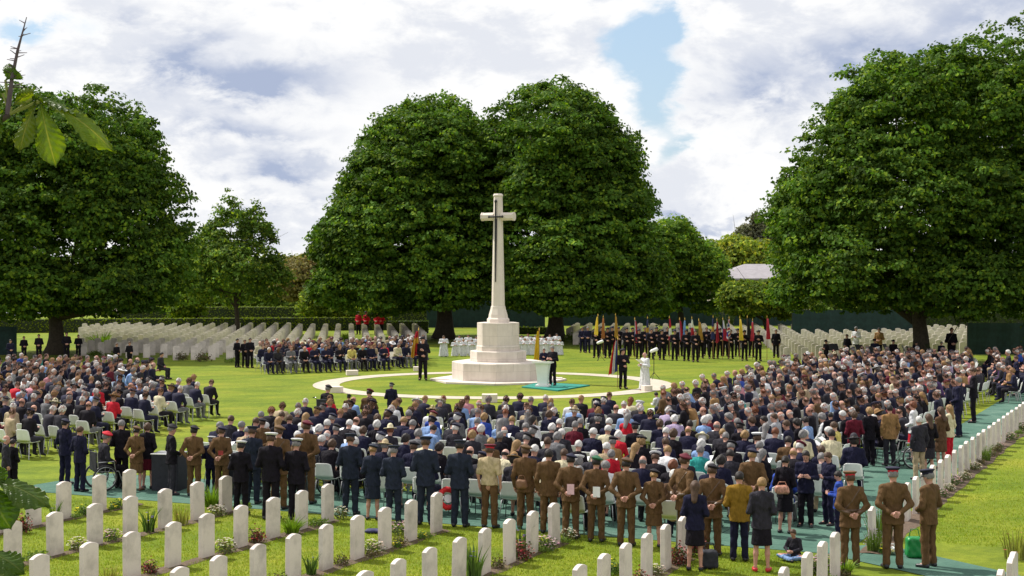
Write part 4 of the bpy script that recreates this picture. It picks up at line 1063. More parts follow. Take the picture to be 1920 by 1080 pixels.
# far buildings
def building(label, u0, u1, Y, veave, vridge, depth, inset, wallm, roofm, name='house'):
    x0 = hp(u0, Y)[0]; x1 = hp(u1, Y)[0]; ze = height_at(Y, veave); zr = height_at(Y, vridge); o = empty(name, ((x0 + x1) / 2, Y, 0)); tag(o, label, 'building')
    W = x1 - x0; m = MB(); m.box(0, depth / 2, ze / 2, W - .8, depth - .8, ze - .02); link('wall', m.mesh('wall', [wallm]), o)
    m = MB(); i2 = inset
    V = [(-W / 2, 0, ze), (W / 2, 0, ze), (W / 2, depth, ze), (-W / 2, depth, ze), (-W / 2 + i2, depth / 2, zr), (W / 2 - i2, depth / 2, zr), (-W / 2, 0, ze - .15), (W / 2, 0, ze - .15), (W / 2, depth, ze - .15), (-W / 2, depth, ze - .15)]
    m.add(V, [(0, 1, 5, 4), (1, 2, 5), (2, 3, 4, 5), (3, 0, 4), (6, 7, 1, 0), (7, 8, 2, 1), (8, 9, 3, 2), (9, 6, 0, 3), (9, 8, 7, 6)]); link('roof', m.mesh('roof', [roofm]), o)
    n = max(2, int(W / 3))
    for k in range(n):
        wx = -W / 2 + W * (k + .5) / n; p = MB(); p.box(wx, .385, ze * .55, 1.1, .06, 1.1); f = link('window', p.mesh('window', [M['white']]), o)
        p = MB(); p.box(wx, .35, ze * .55, .95, .02, .95); link('pane', p.mesh('pane', [M['glass']]), f)
    return o
building('pale grey hipped roof of a building behind the right hand trees', 1340, 1530, 142, 522, 495, 9, 3.4, M['wall'], M['roof'])
bluer = simple('light_roof', (.50, .52, .60), .5, 2, .05)
building('low house with white roof glimpsed under the left chestnut', -30, 92, 160, 599, 585, 8, 1.0, M['wall'], bluer)
building('low tan walled house just right of the left chestnut trunk', 120, 222, 165, 589, 581, 8, 1.0, M['wall'], simple('brown_roof', (.20, .16, .13), .8, 3, .2))
# ------------------------------------------------------------------ standing people, placed where their feet stand
FACE = 78            # heading of the people in the near line: towards the cross
PEOPLE = []
def put(u, vfeet, vtop, pose, label, head=None, group=None, **k):
    """feet at photo pixel (u, vfeet), top of the head at row vtop"""
    x, y = ground(u, vfeet)
    h = (vfeet - vtop) * y / FPX * 1.0
    base = {'floor': .93}.get(pose, 1.76) + (.03 if k.get('hat') else 0)
    if pose.startswith('sit'): base = 1.36
    s = max(.5, min(1.16, h / base))
    o = person(pose, x, y, head if head is not None else FACE, scale=s, **k)
    tag(o, label, 'person', group); PEOPLE.append(o); return o
KH = dict(top='khaki', bottom='khaki', shoe='black', group='soldiers in khaki standing behind the seats')
AF = dict(top='airforce', bottom='airforce', group='air force officers standing behind the seats')
NV = dict(top='black', bottom='black', group='naval officers standing behind the seats')
# --- left part of the line
put(12, 930, 815, 'sides', 'bald man in charcoal suit at the far left edge of the lawn', head=20, top='charcoal', bottom='charcoal', hair='bald', hc='white')
put(24, 925, 822, 'front', 'person in black suit standing behind the bald man at the far left edge', head=60, top='black', bottom='black', hair='short', hc='dark')
put(122, 908, 783, 'front', 'person in navy suit and dark beret, leftmost standing on the green matting edge', head=60, top='navy', bottom='navy', hair='short', hc='dark', hat='beret', hatc='navy')
put(150, 922, 798, 'front', 'broad person in dark blue suit pushing up beside the wheelchair, brown hair', head=60, top='navy', bottom='navy', hair='short', hc='brown')
put(228, 915, 786, 'front', 'white haired man in black suit right of the black wheelchair', top='black', bottom='black', hair='short', hc='grey')
put(256, 920, 797, 'behindskirt', 'woman soldier in khaki tunic and skirt with dark beret, left end of the line', top='khaki', bottom='khaki', hair='bun', hc='dark', hat='beret', hatc='khaki', shoe='brown', group=KH['group'])
put(277, 916, 792, 'frontskirt', 'brown haired woman in black jacket and dark red skirt beside the woman soldier', top='black', bottom='maroon', hair='full', hc='brown')
put(322, 928, 793, 'front', 'man in black blazer and black beret turned to the right by the black loudspeaker', head=25, top='black', bottom='charcoal', hair='short', hc='grey', hat='beret', hatc='black')
put(364, 930, 796, 'behind', 'khaki soldier in dark beret with hands clasped behind, left one of two near the loudspeaker', **KH, hair='short', hc='dark', hat='beret', hatc='black')
put(416, 930, 797, 'behind', 'khaki soldier holding a red booklet behind his back near the left', **KH, hair='short', hc='brown', hat='beret', hatc='navy')
put(396, 925, 816, 'front', 'person in navy coat with flat white cap between the two left khaki soldiers', top='navy', bottom='navy', hat='cap', hatc='white', bandc='black', hc='grey')
put(452, 965, 824, 'front', 'short naval officer in black with small white topped cap', **NV, hair='short', hc='dark', hat='cap', hatc='white', bandc='black')
put(473, 945, 796, 'front', 'tall air force officer in blue cap behind the short naval officer', **AF, hair='short', hc='brown', hat='cap', hatc='airforce')
put(508, 975, 808, 'front', 'broad naval officer in black coat with white cap, second from the left', **NV, hair='short', hc='brown', hat='cap', hatc='white', bandc='black')
put(523, 955, 795, 'behindcoat', 'khaki soldier half hidden behind the broad naval officer', **KH, hc='brown', hat='beret', hatc='khaki')
put(556, 975, 819, 'front', 'naval officer with big white cap right next to the long gap', **NV, hair='short', hc='grey', hat='cap', hatc='white', bandc='black')
put(575, 945, 786, 'behind', 'khaki soldier in maroon beret behind the big white naval cap', **KH, hc='brown', hat='beret', hatc='maroon')
put(492, 905, 782, 'behind', 'khaki soldier in dark beret deeper in the crowd left of centre', **KH, hc='brown', hat='beret', hatc='black')
put(543, 900, 776, 'front', 'dark suited man with brown hair standing deeper in the crowd', top='navy', bottom='navy', hc='brown')
# --- air force group
put(657, 965, 810, 'front', 'air force officer in blue uniform, leftmost of the blue group', **AF, hc='brown', hat='cap', hatc='airforce')
put(699, 975, 830, 'frontskirt', 'woman air force officer in blue jacket and skirt with blonde bun', **AF, hair='bun', hc='blonde', hat='beret', hatc='airforce')
put(738, 982, 832, 'front', 'air force officer in blue standing right of the woman with the bun', **AF, hc='grey', hat='cap', hatc='airforce')
put(798, 984, 815, 'front', 'tallest air force officer in blue, third man of the blue group', **AF, hc='brown', hat='cap', hatc='airforce')
put(862, 988, 822, 'front', 'air force officer in blue beside the poppy wreath, rightmost of the blue group', **AF, hc='dark', hat='cap', hatc='airforce')
put(918, 990, 830, 'shortsleeve', 'soldier in pale khaki shirt sleeves and brown trousers with red banded cap', head=70, top='fawn', bottom='khaki', hc='brown', hat='cap', hatc='maroon', bandc='red', group=KH['group'])
# --- khaki row in the middle
put(985, 992, 831, 'sides', 'khaki soldier in green beret with satchel at the hip, first of the long khaki row', **KH, hc='brown', hat='beret', hatc='khaki')
put(1029, 1000, 840, 'sides', 'bareheaded dark haired khaki soldier, second in the long khaki row', **KH, hc='dark')
put(1070, 1010, 848, 'behind', 'khaki soldier in dark beret with pink paper behind his back, third in the row', **KH, hc='dark', hat='beret', hatc='navy')
put(1118, 1016, 852, 'behind', 'khaki soldier in green beret holding pale papers behind, fourth in the row', **KH, hc='dark', hat='beret', hatc='green')
put(1174, 1024, 855, 'behind', 'khaki soldier in brown beret with clasped bare hands, fifth in the row', **KH, hc='dark', hat='beret', hatc='brown')
put(1226, 1026, 877, 'behindskirt', 'short woman soldier in khaki skirt with fair bun and dark beret', **KH, hair='bun', hc='blonde', hat='beret', hatc='black')
put(1283, 1030, 848, 'behindcoat', 'khaki officer with leather belt turned right holding a walking stick', head=35, **KH, hc='brown', hat='beret', hatc='maroon')
put(1335, 1042, 867, 'behindcoat', 'khaki officer with crossed leather belt behind the long haired woman', **KH, hc='brown', hat='beret', hatc='black')
put(1410, 1002, 838, 'behind', 'tall khaki soldier deeper in the line behind the mustard jumper', **KH, hc='blonde', hat='beret', hatc='navy')
# --- civilians near
put(1303, 1070, 900, 'frontskirt', 'woman with long brown hair in navy jacket and short navy dress', top='navy', bottom='black', hair='long', hc='brown')
put(1386, 1052, 882, 'front', 'man in mustard jumper and navy trousers with cropped dark hair', top='mustard', bottom='navy', hc='dark')
put(1428, 1072, 893, 'frontskirt', 'short haired blonde woman in dark jacket, black skirt and red shoes', top='charcoal', bottom='black', hair='short', hc='blonde', shoe='red')
put(1472, 1000, 853, 'frontskirt', 'dark haired woman in long black dress carrying a patterned handbag', top='black', bottom='black', hair='bun', hc='dark', head=60)
put(1511, 988, 843, 'read', 'dark haired youth in navy blazer holding a white hat, facing the camera side', head=250, top='navy', bottom='black', hc='dark')
put(1553, 985, 846, 'read', 'brown haired boy in navy suit looking down, behind the belted officer', head=205, top='navy', bottom='navy', hc='brown')
put(1572, 1010, 882, 'read', 'boy in blue and violet jacket half hidden by the belted officer', head=160, top='blue', bottom='navy', hc='dark')
put(1594, 1062, 880, 'behindcoat', 'khaki officer with dark crossbelt and brown peaked cap by the near headstones', head=95, **KH, hc='brown', hat='cap', hatc='khaki', bandc='red')
put(1674, 1066, 872, 'behind', 'large khaki officer with navy peaked cap and red band, hands clasped behind', head=88, **KH, hc='grey', hat='cap', hatc='navy', bandc='red')
put(1741, 1064, 876, 'front', 'rightmost khaki officer in navy peaked cap turned to the left', head=130, **KH, hc='grey', hat='cap', hatc='navy', bandc='navy')
# --- right side standing
put(1601, 882, 770, 'front', 'woman in maroon coat with bobbed brown hair on the right of the crowd', top='maroon', bottom='black', hair='full', hc='brown', head=100)
put(1630, 874, 763, 'front', 'blonde person in black suit right of the maroon coat', top='black', bottom='black', hair='full', hc='blonde', head=110)
put(1668, 874, 758, 'sides', 'person in tan jacket and dark trousers with a pale strap bag', top='tan', bottom='charcoal', hair='short', hc='dark', head=100)
put(1557, 872, 772, 'front', 'broad person in black coat left of the maroon coat', top='black', bottom='black', hair='short', hc='dark', head=100)
put(1712, 862, 752, 'frontskirt', 'girl in white blouse and red skirt holding a red bundle', head=150, top='white', bottom='red', hair='full', hc='auburn')
put(1723, 900, 779, 'sides', 'grey haired man in dark blazer and beige trousers by the white headstones', top='charcoal', bottom='beige', hc='white', head=110)
put(1741, 893, 775, 'frontskirt', 'long haired blonde woman in dark dress beside the man in beige trousers', top='black', bottom='charcoal', hair='long', hc='brown', head=105)
put(1764, 880, 762, 'frontskirt', 'long haired woman in brown coat beside the red trousers', top='brown', bottom='brown', hair='long', hc='brown', head=120)
put(1780, 868, 758, 'sides', 'woman with long blonde hair in cream top and bright red trousers', top='cream', bottom='red', hair='long', hc='blonde', head=140)
put(1797, 820, 706, 'front', 'man in navy suit bowing his grey head at the end of the green matting', top='navy', bottom='navy', hc='grey', head=150)
put(1825, 793, 688, 'read', 'man in black suit striding on the green matting, head bowed left', top='black', bottom='black', hc='brown', head=160)
put(1905, 742, 666, 'front', 'man in navy suit at the right picture edge on the matting', top='navy', bottom='navy', hc='brown', head=170)
put(1890, 735, 655, 'sides', 'man in grey suit beside the wheelchair at the right edge', top='charcoal', bottom='charcoal', hc='white', head=170)
# --- standing inside the centre block
put(734, 795, 716, 'front', 'man in navy beret and blazer standing at the front of the centre seats', top='navy', bottom='navy', hc='grey', hat='beret', hatc='black')
put(654, 810, 738, 'front', 'person in brown coat and dark cap in front rows left of centre', top='brown', bottom='brown', hc='dark', hat='beret', hatc='black')
put(691, 812, 730, 'sitread', 'person with dark maroon beret raised above the front row', top='brown', bottom='navy', hc='dark', hat='beret', hatc='maroon')
put(1146, 968, 842, 'frontskirt', 'grey haired woman in bright crimson cardigan and pale blue skirt', top='red', bottom='skyblue', hair='full', hc='grey')
# --- centre of the lawn
sb = 'standard bearers on the lawn'
put(793, 713, 630, 'flag', 'standard bearer in black uniform left of the cross with draped red and gold standard', head=270, top='black', bottom='black', hc='dark', hat='beret', hatc='black')
put(1168, 729, 652, 'flag', 'standard bearer in black suit and beret with tricolour flag beside the priest', head=285, top='black', bottom='black', hc='dark', hat='beret', hatc='black')
put(1036, 725, 650, 'read', 'grey haired man in black suit speaking behind the white lectern', head=235, top='black', bottom='black', hc='grey', z=.055)
put(1020, 707, 653, 'flag', 'standard bearer with yellow flag half hidden behind the lectern', head=270, top='navy', bottom='navy', hc='brown')
put(1209, 732, 660, 'robed', 'bald priest in long white robe reading from an open book', head=215, top='white', bottom='maroon', hair='bald', hc='white', shoe='red')
# --- choir in white
for i, (u, vf, vt, ps) in enumerate([(832, 669, 629, 'robed'), (853, 668, 637, 'robed'), (861, 664, 628, 'robed'), (869, 668, 636, 'robed'), (878, 664, 627, 'robed'), (885, 668, 636, 'robed'), (893, 665, 630, 'robed')]):
    put(u, vf, vt, ps, 'white robed choir member left of the cross, %s from the left' % ORD[i], head=280, group='choir in white robes', top='white', bottom='blue', hair='full' if i % 2 else 'short', hc=('brown', 'grey', 'dark', 'blonde')[i % 4])
for i, (u, vf, vt) in enumerate([(966, 661, 629), (971, 666, 634), (978, 661, 628), (984, 666, 634), (990, 661, 626), (997, 666, 634), (1004, 660, 628), (1010, 666, 635), (1017, 661, 629), (1024, 666, 634), (1031, 660, 627), (1037, 666, 635), (1044, 660, 625), (1050, 666, 636)]):
    put(u, vf, vt, 'robed', 'white robed choir member right of the cross, %s from left' % ORD[i], head=255, group='choir in white robes', top='white', bottom='blue', hair='full' if i % 2 else 'short', hc=('brown', 'grey', 'dark', 'blonde', 'auburn')[i % 5])
for o in PEOPLE:
    if o.get('group') == 'choir in white robes': o.scale = (o.scale[0] * 1.35, o.scale[1] * 1.2, o.scale[2])
# --- flag bearers in a line at the back right
FB = [(1118, 671, 612), (1139, 671, 613), (1175, 672, 613), (1198, 673, 616), (1221, 674, 616), (1241, 675, 617), (1265, 676, 617), (1287, 677, 617), (1304, 679, 619), (1314, 672, 615), (1334, 673, 616), (1350, 668, 614), (1370, 673, 617), (1396, 676, 618), (1422, 677, 618), (1160, 666, 612), (1251, 667, 613), (1128, 665, 611), (1148, 667, 611), (1186, 668, 613), (1209, 667, 613), (1231, 667, 612), (1275, 668, 613), (1296, 668, 613), (1325, 667, 613), (1342, 672, 616), (1360, 668, 614), (1383, 669, 615), (1409, 670, 615)]
FBO = []
for i, (u, vf, vt) in enumerate(FB):
    FBO.append(put(u, vf, vt, 'flag', 'black uniformed flag bearer in the far line, %s as listed from left to right' % ORD[i], head=262 + (i * 37) % 17, group='flag bearers in the far line', top='black', bottom='black', hc='dark', hat='beret' if i % 4 else None, hatc='black' if i % 3 else 'navy'))
order = sorted(range(len(FB)), key=lambda i: FB[i][0])
for n, i in enumerate(order): FBO[i]['label'] = 'black uniformed flag bearer in the far line, %s from the left' % ORD[n]
put(1092, 661, 613, 'front', 'dark suited man at the left end of the flag line, left of two', head=265, top='navy', bottom='navy', hc='brown')
put(1102, 662, 612, 'front', 'dark suited man at the left end of the flag line, right of two', head=270, top='navy', bottom='navy', hc='grey')
put(1455, 671, 617, 'sides', 'man in dark waistcoat standing right of the red flag in front of graves', head=260, top='black', bottom='black', hc='brown')
# --- bystanders under the left tree and near the far left seats
for u, vf, vt, lab, h in ((445, 689, 634, 'man in black suit with folded arms left of the far seats', 330), (459, 689, 636, 'dark suited man with camera, middle of the three left of the far seats', 300), (469, 690, 633, 'dark suited man, right one of the three left of the far seats', 300),
        (73, 676, 626, 'dark dressed man with hands folded left of the big trunk', 280), (147, 672, 627, 'man in dark jumper right of the big trunk', 285), (125, 676, 622, 'man in black suit next to the big trunk on its right', 290), (45, 676, 630, 'dark clothed person in the shade at the left, near the trunk', 300), (20, 684, 636, 'man in navy suit in the shade at the far left', 300),
        (219, 690, 643, 'dark clothed photographer in front of the left graves', 320), (243, 690, 640, 'dark clothed person crouched beside the photographer at the left graves', 320)):
    put(u, vf, vt, 'front', lab, head=h, top='black' if u % 2 else 'navy', bottom='black', hc='dark' if u % 3 else 'brown')
# --- bandsmen and bystanders right
for i, (u, vf, vt) in enumerate(((1549, 688, 636), (1588, 680, 626), (1605, 672, 612), (1648, 672, 614), (1640, 690, 634), (1675, 690, 636), (1718, 688, 640), (1784, 686, 612), (1765, 690, 640))):
    put(u, vf, vt, 'front' if i % 2 else 'read', ['bandsman in dark uniform and cap at the left end of the band', 'dark uniformed bandsman bending over a music stand', 'person in white shirt standing behind the band near the graves', 'person in light brown clothes standing in front of the right graves', 'bandsman in dark cap in the middle of the band',
        'bandsman with black beret right of the middle of the band', 'bandsman near the right tree trunk', 'dark clothed man standing between graves right of the big trunk', 'dark clothed bystander below the standing man right of the trunk'][i], head=215 + i * 9, top=['black', 'black', 'white', 'tan', 'navy', 'black', 'navy', 'black', 'navy'][i], bottom='black', hc=['dark', 'brown', 'grey'][i % 3], hat='beret' if i in (0, 4, 5) else None, hatc='black')
for i, (u, vt) in enumerate(((672, 586), (686, 588), (707, 586), (714, 587))):
    x, y = hp(u, 119.5); o = person('front', x, y + .3 * (i % 2), 250, top='red', bottom='black', hair='short', hc='dark', hat='cap', hatc='black', bandc='red', scale=1.0)
    tag(o, 'red tunic soldier standing at the far hedge, %s from the left' % ORD[i], 'person', 'red coated soldiers at the far hedge')
put(1500, 716, 668, 'sitlean', 'person in scarlet coat leaning forward at the left tip of the right block', head=200, top='red', bottom='black', hc='blonde', hair='full')
put(1233, 790, 735, 'sitw', 'white robed person seated at the front tip of the right block', head=130, top='white', bottom='white', hc='dark')
# --- child sitting on the ground
put(1491, 1050, 990, 'floor', 'small child in grey and maroon top sitting cross legged by the near headstones', head=235, top='charcoal', bottom='skyblue', hc='brown')
put(300, 711, 660, 'sit', 'man in charcoal suit seated at the lawn end of the left block, legs stretched right', head=-15, top='charcoal', bottom='charcoal', hc='dark')

# ------------------------------------------------------------------ seats
def chair_parts():
    n = 9; V = []; F = []
    # one moulded shell, split at the seat line: side profile swept across with a dished section
    prof = [(.235, .425), (.22, .445), (.10, .438), (-.04, .430), (-.14, .440), (-.195, .47), (-.225, .55), (-.25, .66), (-.275, .77), (-.285, .81), (-.284, .825)]
    def shell(pr, name):
        V = []; F = []; k = len(pr)
        for i in range(n):
            a = 2 * i / (n - 1) - 1; w = .225
            for j, (y, z) in enumerate(pr):
                up = .03 * abs(a) ** 3; V.append((a * w * (1 - .10 * max(0, z - .6) / .2), y + (up if z > .5 else 0), z + (up if z <= .5 else 0) - (.035 * abs(a) ** 6 if z > .8 else 0)))
        o = len(V)
        for i in range(n):
            for j, (y, z) in enumerate(pr):
                x0, y0, z0 = V[i * k + j]; V.append((x0, y0 - (.008 if z > .5 else 0), z0 - (.008 if z <= .5 else 0)))
        for i in range(n - 1):
            for j in range(k - 1):
                a = i * k + j; F.append((a, a + 1, a + k + 1, a + k)); F.append((a + o, a + k + o, a + k + 1 + o, a + 1 + o))
        for i in range(n - 1):
            for j in (0, k - 1): a = i * k + j; F.append((a, a + k, a + k + o, a + o) if j == 0 else (a, a + o, a + k + o, a + k))
        for j in range(k - 1):
            for i in (0, n - 1): a = i * k + j; F.append((a, a + o, a + 1 + o, a + 1) if i == 0 else (a, a + 1, a + 1 + o, a + o))
        return mesh_np(name, V, F, [M['plastic']], True), (V, F)
    seat, s1 = shell(prof[:6], 'seat'); back, s2 = shell(prof[5:], 'backrest')
    legs = []; raw = []
    for sx, sy in ((-1, 1), (1, 1), (-1, -1), (1, -1)):
        m = MB(); y0 = .17 * sy - (.02 if sy < 0 else 0)
        m.tube([(sx * .15, y0 * .7, .43), (sx * .19, y0, .42), (sx * .225, y0 + sy * .07, 0)], .0115, 6); legs.append(m.mesh('leg', [M['steel']], True)); raw.append((m.v, m.f))
    return seat, back, legs, s1, s2, raw
SEAT, BACK, LEGS, sr1, sr2, lraw = chair_parts()
def joinraw(parts):
    V = []; F = []; mi = []
    for (v, f), m in parts:
        o = len(V); V += [tuple(map(float, p)) for p in v]; F += [tuple(int(i) + o for i in q) for q in f]; mi += [m] * len(f)
    return V, F, mi
cv, cf, cm = joinraw([(sr1, 0), (sr2, 0)] + [(r, 1) for r in lraw])
CHAIR1 = mesh_np('chair', cv, cf, [M['plastic'], M['steel']], True, midx=cm)
CH0 = None; NCH = 0
def chair(x, y, head, label, parts=True, group='white plastic chairs'):
    global CH0, NCH
    if parts:
        if CH0 is None:
            o = empty('chair'); link('seat', SEAT, o); link('backrest', BACK, o)
            for l in LEGS: link('leg', l, o)
            CH0 = o
        else: o = copy_tree(CH0)
    else: o = link('chair', CHAIR1)
    o.location = (x, y, 0); o.rotation_euler = (0, 0, R(head - 90)); tag(o, label, 'chair', group); NCH += 1; return o

def inpoly(x, y, poly):
    r = False; j = len(poly) - 1
    for i in range(len(poly)):
        xi, yi = poly[i]; xj, yj = poly[j]
        if (yi > y) != (yj > y) and x < (xj - xi) * (y - yi) / (yj - yi) + xi: r = not r
        j = i
    return r
def hg(u, v): return ground(u, v, 1.30)        # seated head seen at pixel
BLK = [
 ('centre', 'centre block', [hg(590, 742), hg(735, 742), hg(925, 740), hg(1175, 738), hg(1222, 752), hg(1360, 790), hg(1600, 815), hg(1580, 868), hg(1360, 885), hg(1250, 905), hg(1100, 885), hg(960, 868), hg(760, 850), hg(600, 832), hg(450, 822), hg(380, 800), hg(460, 772), hg(540, 752)], 70),
 ('right', 'right block', [hg(1232, 728), hg(1330, 700), hg(1500, 662), hg(1560, 652), hg(1620, 650), hg(1800, 652), hg(1850, 690), hg(1780, 735), hg(1705, 780), hg(1640, 805), hg(1600, 812), hg(1362, 787), hg(1235, 748)], 146),
 ('farright', 'far right block', [hg(1810, 652), hg(1925, 650), hg(1990, 672), hg(1925, 700), hg(1860, 690)], 165),
 ('left', 'left block', [hg(-60, 760), hg(20, 782), hg(120, 768), hg(240, 742), hg(400, 716), hg(372, 704), hg(300, 706), hg(-60, 700)], 62),
 ('leftfar', 'far left block', [hg(-60, 694), hg(120, 700), hg(285, 690), hg(290, 672), hg(160, 664), hg(-60, 664)], -8),
 ('back', 'block beyond the ring', [hg(486, 652), hg(600, 650), hg(795, 643), hg(800, 626), hg(640, 632), hg(486, 636)], -62)]
seats = []
for key, desc, poly, hd in BLK:
    f = (math.cos(R(hd)), math.sin(R(hd))); a = (f[1], -f[0])
    P = np.array([[x * a[0] + y * a[1], x * f[0] + y * f[1]] for x, y in poly]); (a0, f0), (a1, f1) = P.min(0), P.max(0)
    dr, ds = dict(centre=(1.34, .70), right=(1.20, .70), farright=(1.2, .72), left=(1.30, .66), leftfar=(1.2, .68), back=(1.1, .62))[key]
    nr = int((f1 - f0) / dr)
    for i in range(nr + 1):
        ff = f0 + i * dr; k = 0; aa = a0 + random.uniform(0, ds)
        while aa < a1:
            x, y = aa * a[0] + ff * f[0], aa * a[1] + ff * f[1]
            if inpoly(x, y, poly) and random.random() > .05: k += 1; seats.append(dict(key=key, desc=desc, row=i, nrow=nr, k=k, x=x + random.gauss(0, .06), y=y + random.gauss(0, .10), h=hd + random.gauss(0, 7)))
            aa += ds
# drop seats that would stand inside a standing person or the named benches
stand = [(o.location.x, o.location.y) for o in PEOPLE]
seats = [s for s in seats if min((s['x'] - a) ** 2 + (s['y'] - b) ** 2 for a, b in stand) > .42 ** 2 and -80 < 960 + s['x'] / s['y'] * FPX < 2000]
rownum = {}
for s in seats: rownum.setdefault(s['key'], set()).add(s['row'])
rownum = {k: {r: i for i, r in enumerate(sorted(v))} for k, v in rownum.items()}
for s in seats: s['rn'] = rownum[s['key']][s['row']]
bykr = {}
for s in seats: bykr.setdefault((s['key'], s['rn']), []).append(s)
for k, l in bykr.items():
    l.sort(key=lambda s: s['x'] / s['y'])
    for i, s in enumerate(l): s['k'] = i
seats.sort(key=lambda s: s['y'])
rr = random.Random(5)
TOPS = ['navy'] * 46 + ['black'] * 38 + ['charcoal'] * 18 + ['grey'] * 5 + ['purple'] * 1 + ['navy'] * 6 + ['khaki'] * 1 + ['beige'] * 3 + ['white'] * 4 + ['cream'] * 2 + ['skyblue'] * 4 + ['lightgrey'] * 3 + ['red'] * 2 + ['maroon'] * 2 + ['brown'] + ['tan'] + ['lilac'] + ['pink'] * 2 + ['blue'] * 1 + ['teal'] + ['yellow']
def outfit(s):
    fem = rr.random() < .36
    top = rr.choice(TOPS)
    hc = rr.choices(['white', 'grey', 'brown', 'dark', 'blonde', 'auburn'], [30, 22, 22, 14, 8, 4])[0]
    hair = rr.choices(['full', 'long', 'short', 'bun'], [55, 17, 20, 8])[0] if fem else rr.choices(['short', 'bald', 'full'], [72, 16, 12])[0]
    if hair == 'long' and hc == 'white': hc = 'blonde'
    hat = None; hatc = None; q = rr.random()
    if q < .14: hat = 'beret'; hatc = rr.choice(['navy', 'black', 'black', 'maroon', 'navy', 'black'])
    elif q < .165: hat = 'cap'; hatc = rr.choice(['white', 'white', 'navy'])
    elif q < .195: hat = 'brim'; hatc = rr.choice(['cream', 'fawn', 'white', 'tan', 'charcoal'])
    pose = rr.choice(['sitw', 'sitw2', 'sitw', 'sitlean']) if fem else rr.choice(['sit', 'sitlean', 'sitread', 'sityaw', 'sitlean'])
    skin = rr.choices([0, 1, 2, 3, 4], [30, 30, 20, 18, 2])[0]
    bot = rr.choices(['navy', 'charcoal', 'grey', 'black', 'beige'], [5, 5, 3, 4, 1])[0]
    return dict(pose=pose, top=top, bottom=bot if top not in ('navy', 'black', 'charcoal') or rr.random() < .4 else top, hair=hair, hc=hc, hat=hat, hatc=hatc or 'navy', skin=skin, fem=fem)
HW = dict(white='white-haired', grey='grey-haired', brown='brown-haired', dark='dark-haired', blonde='blonde', auburn='red-haired')
CWD = dict(airforce='dark blue', skyblue='light blue', fawn='pale khaki', lightgrey='light grey', charcoal='dark grey', cream='cream')
def cw(c): return CWD.get(c, c)
NIND = 300; NPERS = 300 - sum(1 for q in bpy.data.objects if q.name.startswith('person')); crowd = []; npers = 0; nch = 0; ci = 0
KEYW = dict(centre='centre block', right='right block', farright='far right block', left='left block', leftfar='rear left block', back='back block')
for s in seats:
    empty_seat = rr.random() < (.035 if s['key'] in ('centre', 'left') else .015)
    of = outfit(s); sc_ = rr.uniform(.92, 1.08); s['of'] = of
    rn, kk = ORD[min(s['rn'], 49)], ORD[min(s['k'], 48)]
    who = ('%s person in %s' % (('bald' if of['hair'] == 'bald' and not of['hat'] else HW[of['hc']]) if not of['hat'] else {'beret': cw(of['hatc']) + '-bereted', 'cap': cw(of['hatc']) + '-capped', 'brim': cw(of['hatc']) + '-hatted'}[of['hat']], cw(of['top'])))
    where = '%s, %s row, %s from left' % (KEYW[s['key']], rn, kk)
    if npers < NPERS:
        ci += 1
        if empty_seat: chair(s['x'], s['y'], s['h'], 'empty white chair in the ' + where, True); continue
        npers += 1; f = (math.cos(R(s['h'])), math.sin(R(s['h'])))
        o = person(of['pose'], s['x'], s['y'], s['h'], top=of['top'], bottom=of['bottom'], hair=of['hair'], hc=of['hc'], hat=of['hat'], hatc=of['hatc'], bandc='black', skin=of['skin'], scale=1.0)
        if of['fem']: o.scale = (.96, .96, 1)
        else: o.scale = (sc_, rr.uniform(.97, 1.05), rr.uniform(.96, 1.05))
        tag(o, who + ', ' + where, 'person', 'seated spectators')
        chair(s['x'], s['y'] , s['h'], 'white chair of ' + who + ', ' + where, True)
    else: crowd.append(s)
print('seats', len(seats), 'crowd', len(crowd), 'first crowd Y', crowd[0]['y'] if crowd else None)
# the rest of the seated crowd, too many to single out
def lowres(nm, J, pitch, fem, lean=0):
    hm = head_mat(J, pitch, 0); lo, hi = bounds(J)
    h = .030
    def cloth(p):
        d = torso(p, J, .01, .9 if fem else 1); d = smin(d, arms(p, J, .012, .9 if fem else 1, .1), .03); return smax(d, .45 - p[:, 2], .01)
    def legs(p):
        d = cone(p, J['hipL'], J['hipR'], .105, .105)
        for S in 'LR': d = smin(d, cone(p, J['hip' + S], J['knee' + S], .106, .08), .03); d = smin(d, cone(p, J['knee' + S], J['ank' + S], .07, .05), .02); d = smin(d, cone(p, J['ank' + S], J['toe' + S], .045, .035), .02)
        return d
    def skin(p):
        d = headfn(inv_np(hm, p)); d = smin(d, cone(p, J['neck'], A3(J['head']) + A3((0, -.02, -.05)), .056, .052), .03)
        for S in 'LR': d = np.minimum(d, cone(p, J['wr' + S], J['ht' + S], .042, .03))
        return d
    return dict(cloth=nets(cloth, lo, hi, h), legs=nets(legs, lo, hi, h), skin=nets(skin, lo, hi, .024), H=hm)
def thin(raw, hstep):       # coarser copy by vertex clustering
    V, F = raw; V = np.asarray(V, float); F = np.asarray(F)
    key = np.round(V / hstep).astype(int); u, inv = np.unique(key, axis=0, return_inverse=True); inv = inv.ravel()
    cen = np.zeros((len(u), 3)); cnt = np.zeros(len(u)); np.add.at(cen, inv, V); np.add.at(cnt, inv, 1); cen /= cnt[:, None]
    G = inv[F]; ok = (np.sort(G, 1)[:, 1:] != np.sort(G, 1)[:, :-1]).all(1); return cen, G[ok]
LO = {('m', 0): lowres('a', P_sit(), 14, False), ('m', 1): lowres('b', P_sitlean(), 28, False), ('f', 0): lowres('c', P_sitread(), 18, True), ('f', 1): lowres('d', P_sitlean(), 24, True)}
HLO = {k: thin(v, .022) for k, v in HRAW.items()}
cvv, cff = CAPRAW[0]; 
capq = ([], [])
QV = []; QF = []; QC = []; off = 0
